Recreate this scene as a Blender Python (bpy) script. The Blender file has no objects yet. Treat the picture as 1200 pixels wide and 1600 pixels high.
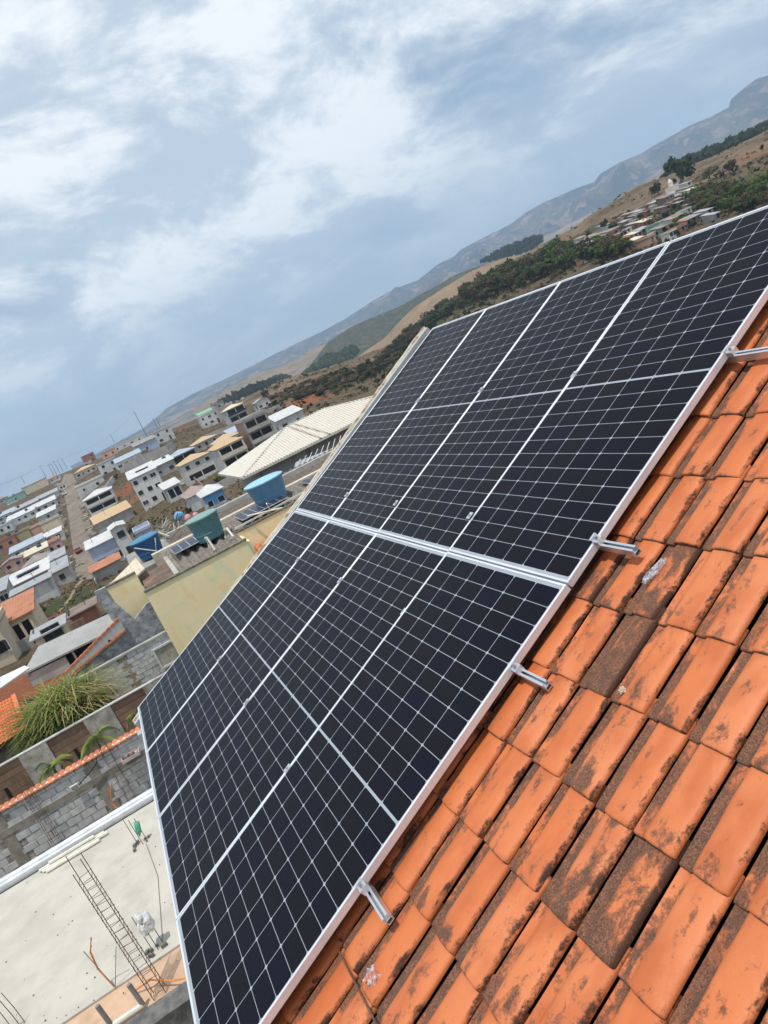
import bpy, bmesh, math, random
from mathutils import Vector, Matrix, noise
random.seed(7)
S = bpy.context.scene
COL = S.collection

# ------------------------------------------------------------------ camera, sky, sun, exposure
CAM = Vector((7.222, 0.715, 2.252))
RIGHT = Vector((0.357, 0.842, -0.404)); DOWN = Vector((0.072, -0.456, -0.887)); FWD = Vector((-0.931, 0.288, -0.224))
FPX = 1191.8
RIGHT.normalize(); DOWN = (DOWN - RIGHT * DOWN.dot(RIGHT)).normalized(); FWD = RIGHT.cross(DOWN).normalized()
cd = bpy.data.cameras.new('camera'); cam = bpy.data.objects.new('camera', cd); COL.objects.link(cam)
cd.sensor_fit = 'VERTICAL'; cd.sensor_height = 36; cd.lens = FPX / 1600 * 36
cd.clip_start = 0.05; cd.clip_end = 40000
M3 = Matrix((RIGHT, -DOWN, -FWD)).transposed()
cam.matrix_world = Matrix.Translation(CAM) @ M3.to_4x4()
S.camera = cam
S.view_settings.view_transform = 'Standard'; S.view_settings.look = 'None'
S.view_settings.exposure = 0.2; S.view_settings.gamma = 1.0; S.view_settings.use_curve_mapping = False
S.cycles.max_bounces = 6; S.cycles.volume_bounces = 1; S.cycles.transparent_max_bounces = 8
S.cycles.volume_max_steps = 32

SUN_EL = math.radians(76); SUN_DIR = Vector((0.17, -0.14, 0.0)).normalized()
SUN_DIR = Vector((SUN_DIR.x * math.cos(SUN_EL), SUN_DIR.y * math.cos(SUN_EL), math.sin(SUN_EL)))
ld = bpy.data.lights.new('sun', 'SUN'); sun = bpy.data.objects.new('sun', ld); COL.objects.link(sun)
ld.energy = 3.0; ld.angle = math.radians(0.6); ld.color = (1.0, 0.95, 0.88)
sun.rotation_euler = SUN_DIR.to_track_quat('Z', 'Y').to_euler()

W = bpy.data.worlds.new('World'); S.world = W; W.use_nodes = True

class NT:
    """tiny node-tree helper"""
    def __init__(s, tree): s.t = tree; s.n = tree.nodes; s.l = tree.links
    def __call__(s, kind, props=None, **ins):
        nd = s.n.new(kind)
        for k, v in (props or {}).items(): setattr(nd, k, v)
        for k, v in ins.items():
            k = int(k[1:]) if k[0] == 'i' and k[1:].isdigit() else k.replace('_', ' ')
            if isinstance(v, bpy.types.NodeSocket): s.l.new(v, nd.inputs[k])
            else: nd.inputs[k].default_value = v
        return nd
    def math(s, op, a, b=0.0, c=0.0):
        return s('ShaderNodeMath', {'operation': op}, i0=a, i1=b, i2=c).outputs[0]
    def noise(s, vec, scale, detail=4.0, rough=0.55, dist=0.0):
        return s('ShaderNodeTexNoise', None, Vector=vec, Scale=scale, Detail=detail, Roughness=rough, Distortion=dist).outputs[0]
    def step(s, x, a, b):
        return s('ShaderNodeMapRange', {'interpolation_type': 'SMOOTHSTEP'}, Value=x, i1=a, i2=b).outputs[0]
    def mix(s, f, a, b):
        nd = s.n.new('ShaderNodeMix'); nd.data_type = 'RGBA'
        for sock, v in ((nd.inputs[0], f), (nd.inputs[6], a), (nd.inputs[7], b)):
            if isinstance(v, bpy.types.NodeSocket): s.l.new(v, sock)
            elif isinstance(v, (int, float)): sock.default_value = v
            else: sock.default_value = (v[0], v[1], v[2], 1)
        return nd.outputs[2]

def build_world():
    g = NT(W.node_tree); g.n.clear()
    sky = g('ShaderNodeTexSky', {'sky_type': 'NISHITA', 'sun_disc': False, 'sun_elevation': SUN_EL,
            'sun_rotation': math.atan2(SUN_DIR.x, SUN_DIR.y), 'air_density': 1.0, 'dust_density': 1.5, 'ozone_density': 1.5})
    tc = g('ShaderNodeTexCoord').outputs['Generated']
    sep = g('ShaderNodeSeparateXYZ', None, Vector=tc)
    z = g.math('MAXIMUM', sep.outputs[2], 0.0)
    k = g.math('ADD', z, 0.42)
    u = g.math('DIVIDE', sep.outputs[0], k); v = g.math('DIVIDE', sep.outputs[1], k)
    p = g('ShaderNodeCombineXYZ', None, X=u, Y=g.math('MULTIPLY', v, 0.8), Z=0.0).outputs[0]
    warp = g('ShaderNodeTexNoise', None, Vector=p, Scale=1.1, Detail=3.0).outputs['Color']
    off = g('ShaderNodeVectorMath', {'operation': 'MULTIPLY_ADD'}, i0=warp, i1=(0.5, 0.5, 0.5), i2=p).outputs[0]
    off = g('ShaderNodeVectorMath', {'operation': 'ADD'}, i0=off, i1=(3.1, 1.7, 0.4)).outputs[0]
    big = g.noise(off, 1.55, 9.0, 0.58)
    fine = g.noise(off, 5.2, 12.0, 0.66, 0.1)
    shade = g.noise(off, 4.5, 8.0, 0.6)
    f = g.math('ADD', g.math('MULTIPLY', big, 0.74), g.math('MULTIPLY', fine, 0.30))
    cover = g.step(f, 0.36, 0.54)
    # thin veil everywhere, thinning towards the horizon where the sky is plain blue-grey haze
    lowfade = g.step(z, 0.02, 0.17)
    cover = g.math('MULTIPLY', cover, g.math('ADD', g.math('MULTIPLY', lowfade, 0.80), 0.20))
    puff = g.step(g.math('ADD', g.math('MULTIPLY', shade, 0.5), g.math('MULTIPLY', fine, 0.5)), 0.44, 0.58)
    ccol = g.mix(puff, (3.9, 4.65, 5.5), (7.0, 7.3, 7.5))
    hcol = (2.9, 3.75, 4.6)
    blue = g.mix(0.5, sky.outputs[0], (1.25, 2.1, 3.6))
    veil = g.mix(g.step(z, 0.0, 0.42), hcol, (1.3, 2.1, 3.3))
    base = g.mix(0.72, blue, veil)
    col = g.mix(cover, base, ccol)
    bg = g('ShaderNodeBackground', None, Color=col, Strength=0.125)
    out = g('ShaderNodeOutputWorld', None, Surface=bg.outputs[0])
build_world()

# ------------------------------------------------------------------ picture rays -> places in the world
def ray(px, py):
    return (FWD + RIGHT * ((px - 600) / FPX) + DOWN * ((py - 800) / FPX)).normalized()
def on_z(px, py, z):
    d = ray(px, py); return CAM + d * ((z - CAM.z) / d.z)
def on_x(px, py, x):
    d = ray(px, py); return CAM + d * ((x - CAM.x) / d.x)
def at_dist(px, py, D):
    d = ray(px, py); return CAM + d * (D / math.hypot(d.x, d.y))
def az_of(v): return math.degrees(math.atan2(v.y - CAM.y, -(v.x - CAM.x)))

# ------------------------------------------------------------------ mesh helpers
class MB:
    def __init__(s): s.v = []; s.f = []; s.m = []; s.mi = 0
    def add(s, vs, fs):
        o = len(s.v); s.v += [tuple(p) for p in vs]; s.f += [tuple(o + i for i in f) for f in fs]; s.m += [s.mi] * len(fs); return s
    def box(s, x0, x1, y0, y1, z0, z1):
        return s.add([(x0,y0,z0),(x1,y0,z0),(x1,y1,z0),(x0,y1,z0),(x0,y0,z1),(x1,y0,z1),(x1,y1,z1),(x0,y1,z1)],
            [(0,3,2,1),(4,5,6,7),(0,1,5,4),(1,2,6,5),(2,3,7,6),(3,0,4,7)])
    def bar(s, a, b, w, h=None, up=Vector((0,0,1))):
        a = Vector(a); b = Vector(b); h = h or w; d = (b - a).normalized()
        if abs(d.dot(up)) > .97: up = Vector((1,0,0))
        x = d.cross(up).normalized() * (w/2); y = x.cross(d).normalized() * (h/2)
        return s.add([a-x-y,a+x-y,a+x+y,a-x+y,b-x-y,b+x-y,b+x+y,b-x+y],[(0,3,2,1),(4,5,6,7),(0,1,5,4),(1,2,6,5),(2,3,7,6),(3,0,4,7)])
    def tube(s, pts, r, n=6, r2=None, cap=True):
        pts = [Vector(p) for p in pts]; vs = []; fs = []
        for i, p in enumerate(pts):
            d = (pts[min(i+1, len(pts)-1)] - pts[max(i-1, 0)]).normalized()
            up = Vector((0,0,1)) if abs(d.z) < .9 else Vector((1,0,0))
            x = d.cross(up).normalized(); y = d.cross(x)
            rr = r if r2 is None else r + (r2 - r) * i / (len(pts) - 1)
            for k in range(n):
                a = 2*math.pi*k/n; vs.append(p + x*math.cos(a)*rr + y*math.sin(a)*rr)
            if i:
                for k in range(n):
                    a = (i-1)*n+k; b = (i-1)*n+(k+1)%n; fs.append((a, b, b+n, a+n))
        if cap: fs += [tuple(range(n-1,-1,-1)), tuple((len(pts)-1)*n+k for k in range(n))]
        return s.add(vs, fs)
    def lathe(s, prof, n=20, c=(0,0,0), cap=True):
        vs = []; fs = []
        for i, (r, z) in enumerate(prof):
            for k in range(n):
                a = 2*math.pi*k/n; vs.append((c[0]+r*math.cos(a), c[1]+r*math.sin(a), c[2]+z))
            if i:
                for k in range(n):
                    a = (i-1)*n+k; b = (i-1)*n+(k+1)%n; fs.append((a, b, b+n, a+n))
        if cap: fs += [tuple(range(n-1,-1,-1)), tuple((len(prof)-1)*n+k for k in range(n))]
        return s.add(vs, fs)
    def slab(s, pts, t):
        """closed prism: polygon pts (counter-clockwise from above) thickened by t downwards"""
        n = len(pts); lo = [Vector(p) - Vector((0,0,t)) for p in pts]
        return s.add(list(pts) + lo, [tuple(range(n)), tuple(range(2*n-1, n-1, -1))] + [(i, i+n, (i+1)%n+n, (i+1)%n) for i in range(n)])
    def prism(s, pts, dv):
        n = len(pts); dv = Vector(dv); lo = [Vector(p) + dv for p in pts]
        return s.add(list(pts) + lo, [tuple(range(n)), tuple(range(2*n-1, n-1, -1))] + [(i, i+n, (i+1)%n+n, (i+1)%n) for i in range(n)])
    def mesh(s, name, mat, org=None, smooth=False, fix=True):
        me = bpy.data.meshes.new(name)
        vs = s.v if org is None else [(p[0]-org[0], p[1]-org[1], p[2]-org[2]) for p in s.v]
        me.from_pydata(vs, [], s.f)
        for m in (mat if isinstance(mat, (list, tuple)) else [mat]): me.materials.append(m)
        if isinstance(mat, (list, tuple)): me.polygons.foreach_set('material_index', s.m)
        if fix and len(s.f) < 20000:
            b = bmesh.new(); b.from_mesh(me); bmesh.ops.recalc_face_normals(b, faces=b.faces); b.to_mesh(me); b.free()
        if smooth: me.polygons.foreach_set('use_smooth', [True]*len(me.polygons))
        me.update(); return me
    def build(s, name, mat, parent=None, world=True, smooth=False, fix=True):
        org = None
        if parent is not None and world:
            r = parent
            while r.parent: r = r.parent
            org = r.location
        return link(name, s.mesh(name, mat, org, smooth, fix), parent)
def link(name, me, parent=None, loc=None, rot=None):
    o = bpy.data.objects.new(name, me); COL.objects.link(o)
    if parent is not None: o.parent = parent
    if loc is not None: o.location = loc
    if rot is not None: o.rotation_euler = rot
    return o
def tag(o, label=None, cat=None, group=None, kind=None):
    if label: o['label'] = label
    if cat: o['category'] = cat
    if group: o['group'] = group
    if kind: o['kind'] = kind
    return o
def thing(name, label, cat, loc=(0,0,0), rz=0.0, group=None):
    o = bpy.data.objects.new(name, None); COL.objects.link(o); o.location = loc; o.rotation_euler = (0,0,rz)
    o.empty_display_size = .2
    return tag(o, label, cat, group)
def copy_tree(o, parent=None):
    c = o.copy(); COL.objects.link(c)
    if parent is not None: c.parent = parent; c.matrix_parent_inverse = o.matrix_parent_inverse
    for ch in list(o.children): copy_tree(ch, c)
    return c

# ------------------------------------------------------------------ materials
def new_mat(name):
    m = bpy.data.materials.new(name); m.use_nodes = True; g = NT(m.node_tree); g.n.clear()
    bs = g('ShaderNodeBsdfPrincipled'); out = g('ShaderNodeOutputMaterial', None, Surface=bs.outputs[0])
    return m, g, bs, out
def setin(g, bs, key, v):
    if isinstance(v, bpy.types.NodeSocket): g.l.new(v, bs.inputs[key])
    else: bs.inputs[key].default_value = (v[0], v[1], v[2], 1) if isinstance(v, tuple) else v
_mc = {}
def plain(name, c, rough=.8, c2=None, scale=3.0, bump=0.0, bscale=40.0, metal=0.0, spread=(.35,.65), rnd=0.0, spec=.5, dirt=None, dscale=1.5, damt=(.5,.75), streak=None, wave=None, detail=6.0):
    """procedural surface: two-colour noise, optional dirt, vertical streaks, ribs and bump"""
    if name in _mc: return _mc[name]
    m, g, bs, out = new_mat(name)
    tc = g('ShaderNodeTexCoord').outputs['Object']
    oi = g('ShaderNodeObjectInfo').outputs['Random']
    tc = g('ShaderNodeVectorMath', {'operation': 'ADD'}, i0=tc, i1=g('ShaderNodeCombineXYZ', None, X=g.math('MULTIPLY', oi, 37.0), Y=g.math('MULTIPLY', oi, 11.0), Z=0.0).outputs[0]).outputs[0]
    c2 = c2 or tuple(x*.72 for x in c)
    col = g.mix(g.step(g.noise(tc, scale, detail, .6), spread[0], spread[1]), c2, c)
    if streak:
        st = g('ShaderNodeMapping', None, Vector=tc, Scale=(streak[1], streak[1], streak[1]*.12)).outputs[0]
        col = g.mix(g.step(g.noise(st, 1.0, 4.0, .6), .52, .72), col, streak[0])
    if dirt: col = g.mix(g.math('MULTIPLY', g.step(g.noise(tc, dscale, 8.0, .65), damt[0], damt[1]), .85), col, dirt)
    if rnd: col = g('ShaderNodeHueSaturation', None, Color=col, Value=g.math('ADD', 1-rnd, g.math('MULTIPLY', oi, 2*rnd))).outputs[0]
    setin(g, bs, 'Base Color', col); bs.inputs['Roughness'].default_value = rough; bs.inputs['Metallic'].default_value = metal
    bs.inputs['Specular IOR Level'].default_value = spec
    h = None
    if bump: h = g.math('MULTIPLY', g.noise(tc, bscale, 6.0, .65), bump)
    if wave:
        sp = g('ShaderNodeSeparateXYZ', None, Vector=g('ShaderNodeTexCoord').outputs['Object']).outputs['XYZ'.index(wave[0])]
        wv = g.math('MULTIPLY', g.math('SINE', g.math('MULTIPLY', sp, 6.2832/wave[1])), wave[2])
        h = wv if h is None else g.math('ADD', h, wv)
    if h is not None:
        b = g('ShaderNodeBump', None, Height=h, Strength=1.0, Distance=1.0); g.l.new(b.outputs[0], bs.inputs['Normal'])
    _mc[name] = m; return m

ALU = plain('aluminium', (.72,.74,.76), .38, (.62,.64,.67), 6, .0006, 90, .75)
ALU_W = plain('frame_aluminium', (.78,.80,.82), .42, (.68,.70,.73), 3, .0, 60, .35, rnd=.04)
BACKSHEET = plain('white_backsheet', (.33,.355,.40), .25, (.30,.32,.37), 5)
CONC = plain('concrete', (.36,.34,.31), .9, (.22,.21,.19), 1.5, .006, 25, dirt=(.10,.095,.085))
CONC_L = plain('light_concrete', (.48,.47,.43), .9, (.36,.35,.32), 1.2, .004, 30, dirt=(.2,.19,.17))
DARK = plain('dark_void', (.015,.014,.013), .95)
GLASS = plain('window_glass', (.03,.04,.05), .12, (.02,.025,.03), 1.0, rnd=.5)
WHITE = plain('white_paint', (.68,.68,.66), .75, (.62,.62,.60), .8, .002, 20, dirt=(.42,.40,.36), damt=(.62,.85))
PVC = plain('pvc_white', (.76,.74,.66), .35, (.62,.60,.5), 3)
RUST = plain('rusty_steel', (.16,.085,.055), .85, (.09,.05,.035), 14, .001, 120)
SOIL = plain('red_soil', (.34,.14,.065), .95, (.24,.11,.06), 1.2, .02, 8)
BRICK = plain('red_brick', (.40,.15,.08), .9, (.28,.11,.06), 2.0, .006, 20, rnd=.15)
# ------------------------------------------------------------------ the tiled roof under the array
TH = math.radians(25)
def rp(a, b, n=0.0):
    """roof frame (a across, b up the slope, n off the slope) -> world"""
    return Vector((a, b*math.cos(TH) - n*math.sin(TH), b*math.sin(TH) + n*math.cos(TH)))
ROOF_ROT = (TH, 0, 0)

def tile_material():
    m, g, bs, out = new_mat('terracotta_tile')
    obc = g('ShaderNodeTexCoord').outputs['Object']
    oi = g('ShaderNodeObjectInfo'); r = oi.outputs['Random']
    sep = g('ShaderNodeSeparateXYZ', None, Vector=obc); v = sep.outputs[1]; u = g.math('ADD', sep.outputs[0], g.math('MULTIPLY', v, .052))
    r2 = g.math('FRACT', g.math('MULTIPLY', r, 17.31)); r3 = g.math('FRACT', g.math('MULTIPLY', r, 71.7)); r4 = g.math('FRACT', g.math('MULTIPLY', r, 233.1))
    p = g('ShaderNodeVectorMath', {'operation': 'ADD'}, i0=obc, i1=g('ShaderNodeCombineXYZ', None, X=g.math('MULTIPLY', r, 53.0), Y=g.math('MULTIPLY', r2, 31.0), Z=r3).outputs[0]).outputs[0]
    ps = g('ShaderNodeMapping', None, Vector=p, Scale=(1.0, .55, 1.0)).outputs[0]
    # clay: varies tile to tile and softly over a tile
    clay = g.mix(r2, (.57,.158,.047), (.61,.200,.078))
    clay = g.mix(g.step(g.noise(ps, 9.0, 4.0, .5), .35, .7), clay, (.49,.128,.040))
    clay = g.mix(g.math('MULTIPLY', g.step(g.noise(p, 160.0, 3.0, .6), .55, .75), .35), clay, (.40,.12,.05))
    # grime: strongest in the pan, then at the lower end, then flecks; edge adds painted crack shade
    n1 = g.noise(ps, 13.0, 9.0, .66, .4); n2 = g.noise(p, 75.0, 5.0, .7)
    nn = g.math('ADD', g.math('MULTIPLY', n1, .78), g.math('MULTIPLY', n2, .22))
    pan = g.math('SUBTRACT', 1.0, g.step(u, .040, .062))
    panw = g.math('MULTIPLY', pan, g.math('ADD', .09, g.math('MULTIPLY', r3, .14)))
    low = g.math('MULTIPLY', g.math('SUBTRACT', 1.0, g.step(v, .02, .16)), g.math('SUBTRACT', 1.0, g.step(u, .12, .175)))
    loww = g.math('MULTIPLY', low, g.math('ADD', -.02, g.math('MULTIPLY', r4, .20)))
    edge = g.math('MULTIPLY', g.step(u, .156, .170), .10)  # crack shade painted along the cover's right side, together with its dirt
    lip = g.math('MULTIPLY', g.math('SUBTRACT', 1.0, g.step(v, -.001, .006)), .13)
    old = g.math('MULTIPLY', g.step(r, .89, .98), .21)
    mid = g.math('MULTIPLY', g.math('MULTIPLY', g.step(u, .05, .10), g.math('SUBTRACT', 1.0, g.step(u, .11, .16))), g.math('MULTIPLY', r2, .07))
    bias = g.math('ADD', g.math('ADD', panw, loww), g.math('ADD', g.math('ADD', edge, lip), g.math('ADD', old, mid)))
    speck = g.noise(p, 170.0, 5.0, .8)
    s = g.math('ADD', g.math('ADD', nn, bias), g.math('MULTIPLY', g.math('SUBTRACT', speck, .5), .22))
    grime_shade = g.step(s, .60, .70)
    gcol = g.mix(g.step(speck, .40, .60), (.045,.030,.024), (.235,.115,.070))
    gcol = g.mix(g.math('MULTIPLY', g.step(g.noise(p, 22.0, 4.0, .6), .45, .65), .6), gcol, (.060,.045,.036))
    gcol = g.mix(g.math('MULTIPLY', g.step(u, .158, .169), .9), gcol, (.022,.016,.013))  # right side goes darkest: shade of the crack painted over the dirt
    gcol = g.mix(g.math('MULTIPLY', g.step(speck, .62, .68), .7), gcol, (.50,.24,.13))
    rim = g.math('MULTIPLY', g.math('MULTIPLY', g.step(s, .58, .625), g.math('SUBTRACT', 1.0, grime_shade)), .55)
    col = g.mix(rim, clay, (.36,.12,.06))
    col = g.mix(g.math('MULTIPLY', grime_shade, .93), col, gcol)
    setin(g, bs, 'Base Color', col)
    setin(g, bs, 'Roughness', g.math('ADD', .55, g.math('MULTIPLY', grime_shade, .4)))
    bs.inputs['Specular IOR Level'].default_value = .35
    h = g.math('ADD', g.math('MULTIPLY', g.math('MULTIPLY', grime_shade, speck), .0022), g.math('ADD', g.math('MULTIPLY', g.noise(p, 18.0, 3.0, .5), .004), g.math('MULTIPLY', g.noise(p, 150.0, 3.0, .6), .0006)))
    b = g('ShaderNodeBump', None, Height=h, Strength=.9, Distance=1.0); g.l.new(b.outputs[0], bs.inputs['Normal'])
    return m
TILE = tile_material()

PROF = [(.000,-.022),(.003,-.0195),(.012,-.0215),(.024,-.0225),(.036,-.0215),(.045,-.0175),(.053,-.010),(.063,-.0035),(.082,-.0005),(.112,.001),(.140,.0000),(.152,-.002),(.164,-.0055),(.171,-.0105),(.1745,-.016)]
def tile_mesh(seed):
    rnd = random.Random(seed); mb = MB(); L = .40; T = .009
    bow = rnd.uniform(-.002, .003); tw = rnd.uniform(-.004, .004)
    rows = [(0.0, -.0055, .0045), (.003, -.0025, .001), (.009, -.0004, 0), (.03, 0, 0), (.18, bow, 0), (.33, 0, 0), (L, -.002, 0)]
    n = len(PROF); vs = []; 
    for side in (0, 1):
        for (v, dn, sh) in rows:
            tilt = .0165 * (1 - v / L)
            for i, (u, h) in enumerate(PROF):
                c = i / (n-1)
                uu = u
                vv = v + tw*(c-.5) + rnd.uniform(-.0007, .0007)
                if v < .02 and i > 5:
                    k = max(0, abs(u-.125) - .035); vv += k*k*3.0 if u < .125 else k*k*9.0   # rounded lower corners of the cover
                if v < .01 and sh and i > 9: uu -= sh*.6
                vs.append((uu - .052*vv, vv, h + tilt + dn - (T if side else 0)))
    R = len(rows); fs = []
    for j in range(R-1):
        for i in range(n-1):
            a = j*n+i; fs.append((a, a+1, a+1+n, a+n))
            b = a + R*n; fs.append((b, b+n, b+1+n, b+1))
    o = R*n
    for i in range(n-1):
        fs.append((i, i+o, i+1+o, i+1)); a = (R-1)*n+i; fs.append((a, a+1, a+1+o, a+o))
    for j in range(R-1):
        a = j*n; fs.append((a, a+n, a+n+o, a+o)); a = j*n+n-1; fs.append((a, a+o, a+n+o, a+n))
    mb.add(vs, fs); return mb.mesh('roof_tile', TILE, smooth=False)
TM = [tile_mesh(k) for k in range(9)]
for me in TM:
    me.polygons.foreach_set('use_smooth', [True]*len(me.polygons))
    try: me.set_sharp_from_angle(angle=math.radians(42))
    except Exception: pass

house = thing('tiled_roof_house', 'terracotta tiled roof slope in the foreground that carries all eight solar panels', 'house', (2.2, 2.0, -3.5))
HO = house.location
def roof_child(name, me, a, b, n, rot=(0,0,0), parent=house):
    o = link(name, me, parent)
    m = Matrix.Translation(rp(a, b, n)) @ Matrix.Rotation(TH, 4, 'X') @ Matrix.Rotation(rot[2], 4, 'Z') @ Matrix.Rotation(rot[0], 4, 'X') @ Matrix.Rotation(rot[1], 4, 'Y')
    o.matrix_local = Matrix.Translation(-HO) @ m
    return o
PU, PV = .188, .330
CROWN = -.105
rt = random.Random(3)
hidden = MB()
ntile = 0
for j in range(0, 14):
    b = .017 + PV*j
    x0 = 4.694 - .05*(b - 1.667) - PU*26
    for i in range(0, 44):
        a = x0 + PU*i
        jb = rt.uniform(-.004, .004); ja = rt.uniform(-.003, .003); jr = rt.uniform(-.012, .012); jn = rt.uniform(-.002, .002); jt = rt.uniform(-.006, .006); ty = rt.uniform(-.012, .012)
        if 24 <= i <= 43 and ntile < 300 and b < 4.5:
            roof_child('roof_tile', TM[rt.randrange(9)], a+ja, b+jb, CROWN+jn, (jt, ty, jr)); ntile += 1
        elif a > -.05 and a < 4.9 and b < 4.5:
            o = len(hidden.v); me = TM[i % 9]
            hidden.add([rp(a + v.co.x, b + v.co.y, CROWN + v.co.z) for v in me.vertices], [tuple(p.vertices) for p in me.polygons])
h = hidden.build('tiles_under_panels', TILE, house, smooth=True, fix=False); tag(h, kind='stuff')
mb = MB(); q = [rp(-.05, .03, -.17), rp(9.2, .03, -.17), rp(9.2, 4.63, -.17), rp(-.05, 4.63, -.17)]
mb.prism(q, rp(0,0,-.05)); mb.build('roof_deck', DARK, house)  # near-black deck, added so the gaps between tiles look shaded
# body of the house, far roof slope, ridge
HW = plain('house_plaster', (.62,.58,.50), .9, (.5,.46,.4), 1.0, .004, 20, dirt=(.3,.27,.22))
mb = MB(); Yr = rp(0, 4.63, -.2)
mb.prism([(0.0, .1, -7.5), (0.0, 8.5, -7.5), (0.0, 8.5, rp(0,0,-.25).z), (0.0, Yr.y, Yr.z-.05), (0.0, .1, -.28)], (9.0, 0, 0)); mb.build('wall', HW, house)
mb = MB(); far0 = rp(-.05, 4.63, -.17); 
mb.prism([far0 + Vector((0,.02,-.02)), Vector((-.05, 8.9, -.35)), Vector((9.2, 8.9, -.35)), rp(9.2, 4.63, -.17) + Vector((0,.02,-.02))], (0,0,-.06)); mb.build('rear_roof', plain('terracotta_far', (.5,.17,.07), .8, (.34,.12,.06), 2.0, wave=('X', .19, .02)), house)
# gable parapet along the left edge: grey render, cream weathered coping
mb = MB(); mb.mi = 0
PTOP = [(-.15, -.075), (1.1, -.055), (1.9, -.025), (2.6, -.020), (3.6, .018), (4.66, .052)]
def ptop(b):
    for i in range(len(PTOP)-1):
        if b <= PTOP[i+1][0]: break
    t = (b-PTOP[i][0])/(PTOP[i+1][0]-PTOP[i][0]); return PTOP[i][1]*(1-t) + PTOP[i+1][1]*t
mb.prism([rp(-.15, -.15, -.20), rp(-.15, 4.66, -.20)] + [rp(-.15, b, n-.012) for b, n in PTOP[::-1]], (.105, 0, 0))
mb.box(-.15, -.045, -.12, 4.20, -7.4, -.25)
par = mb.build('parapet', plain('parapet_render', (.50,.52,.52), .85, (.38,.40,.40), 4.0, .003, 40, dirt=(.22,.22,.21), dscale=4), house)
mb = MB(); pr = random.Random(5); k = -.15
vs = []; fs = []; nseg = 60
for i in range(nseg+1):
    b = -.15 + 4.82*i/nseg
    e1 = pr.uniform(0, .012); e2 = pr.uniform(0, .006)
    for (a, n) in ((-.17-e1*.5, ptop(b)-.030), (-.17-e1*.6, ptop(b)-.006+e2), (-.115+e1, ptop(b)+.002+e2), (-.105+e1*.6, ptop(b)-.011)):
        vs.append(rp(a, b, n))
    if i:
        for c in range(4):
            x = (i-1)*4+c; y = (i-1)*4+(c+1)%4; fs.append((x, y, y+4, x+4))
fs += [(3,2,1,0), tuple(nseg*4+c for c in range(4))]
mb.add(vs, fs); mb.build('coping', plain('cream_coping', (.66,.58,.45), .9, (.5,.42,.31), 6.0, .004, 50, dirt=(.26,.15,.08), dscale=9, damt=(.52,.62)), par)

# ------------------------------------------------------------------ solar panels
PW, PL, GX, GY = 1.134, 2.335, .0117, .009
SAG = (-.032, -.032, -.028, -.012)
RW_, CW_ = .0947, .184
def cell_material():
    m, g, bs, out = new_mat('solar_cell')
    oc = g('ShaderNodeTexCoord').outputs['Object']; r = g('ShaderNodeObjectInfo').outputs['Random']
    x = g('ShaderNodeSeparateXYZ', None, Vector=oc).outputs[0]; y = g('ShaderNodeSeparateXYZ', None, Vector=oc).outputs[1]
    def line(c, pitch, w):
        fr = g.math('FRACT', g.math('ADD', g.math('DIVIDE', c, pitch), 100.5))
        return g.math('LESS_THAN', g.math('ABSOLUTE', g.math('SUBTRACT', fr, .5)), w/pitch/2)
    bus = line(x, .0182, .0011); fin = line(y, .0016, .0004)
    base = g.mix(r, (.0010,.0018,.0095), (.0038,.0032,.0052))
    base = g.mix(g.step(g.noise(oc, 300.0, 2.0), .45, .75), base, (.008,.008,.012))
    col = g.mix(g.math('MULTIPLY', bus, .16), base, (.16,.17,.19))
    col = g.mix(g.math('MULTIPLY', fin, .10), col, (.06,.065,.08))
    setin(g, bs, 'Base Color', col); bs.inputs['Roughness'].default_value = .5
    bs.inputs['Specular IOR Level'].default_value = .02
    bs.inputs['Coat Weight'].default_value = .40; bs.inputs['Coat Roughness'].default_value = .10; bs.inputs['Coat IOR'].default_value = 1.18
    pos = g('ShaderNodeNewGeometry').outputs['Position']
    b = g('ShaderNodeBump', None, Height=g.noise(pos, 420.0, 2.0, .6), Strength=.25, Distance=.0012); g.l.new(b.outputs[0], bs.inputs['Coat Normal'])
    return m
CELL = cell_material()
def cell_mesh():
    w, h, c = (CW_-.0040)/2, (RW_-.0028)/2, .0075
    pts = [(-w+c,-h),(w-c,-h),(w,-h+c),(w,h-c),(w-c,h),(-w+c,h),(-w,h-c),(-w,-h+c)]
    mb = MB(); n = 8
    mb.add([(x,y,.00012) for x,y in pts]+[(x,y,0) for x,y in pts], [tuple(range(8))]+[(i,(i+1)%8,(i+1)%8+8,i+8) for i in range(8)])
    return mb.mesh('solar_cell', CELL)
CM = cell_mesh()
def panel_parts():
    fr = MB(); H = .035; lip = .011
    def ring(x0, x1, y0, y1): fr.box(x0, x1, y0, y1, -H, 0)
    ring(0, PW, 0, lip); ring(0, PW, PL-lip, PL); ring(0, lip, lip, PL-lip); ring(PW-lip, PW, lip, PL-lip)
    fm = fr.mesh('frame', ALU_W)
    bm_ = bmesh.new(); bm_.from_mesh(fm); bmesh.ops.bevel(bm_, geom=[e for e in bm_.edges if e.is_boundary is False], offset=.0009, segments=1, affect='EDGES'); bm_.to_mesh(fm); bm_.free()
    bs = MB(); bs.box(lip, PW-lip, lip, PL-lip, -.006, -.0022); bmh = bs.mesh('backsheet', BACKSHEET)
    return fm, bmh
FM, BM = panel_parts()
MIDG = .0100; EM = (PL - 24*RW_ - MIDG)/2
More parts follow.
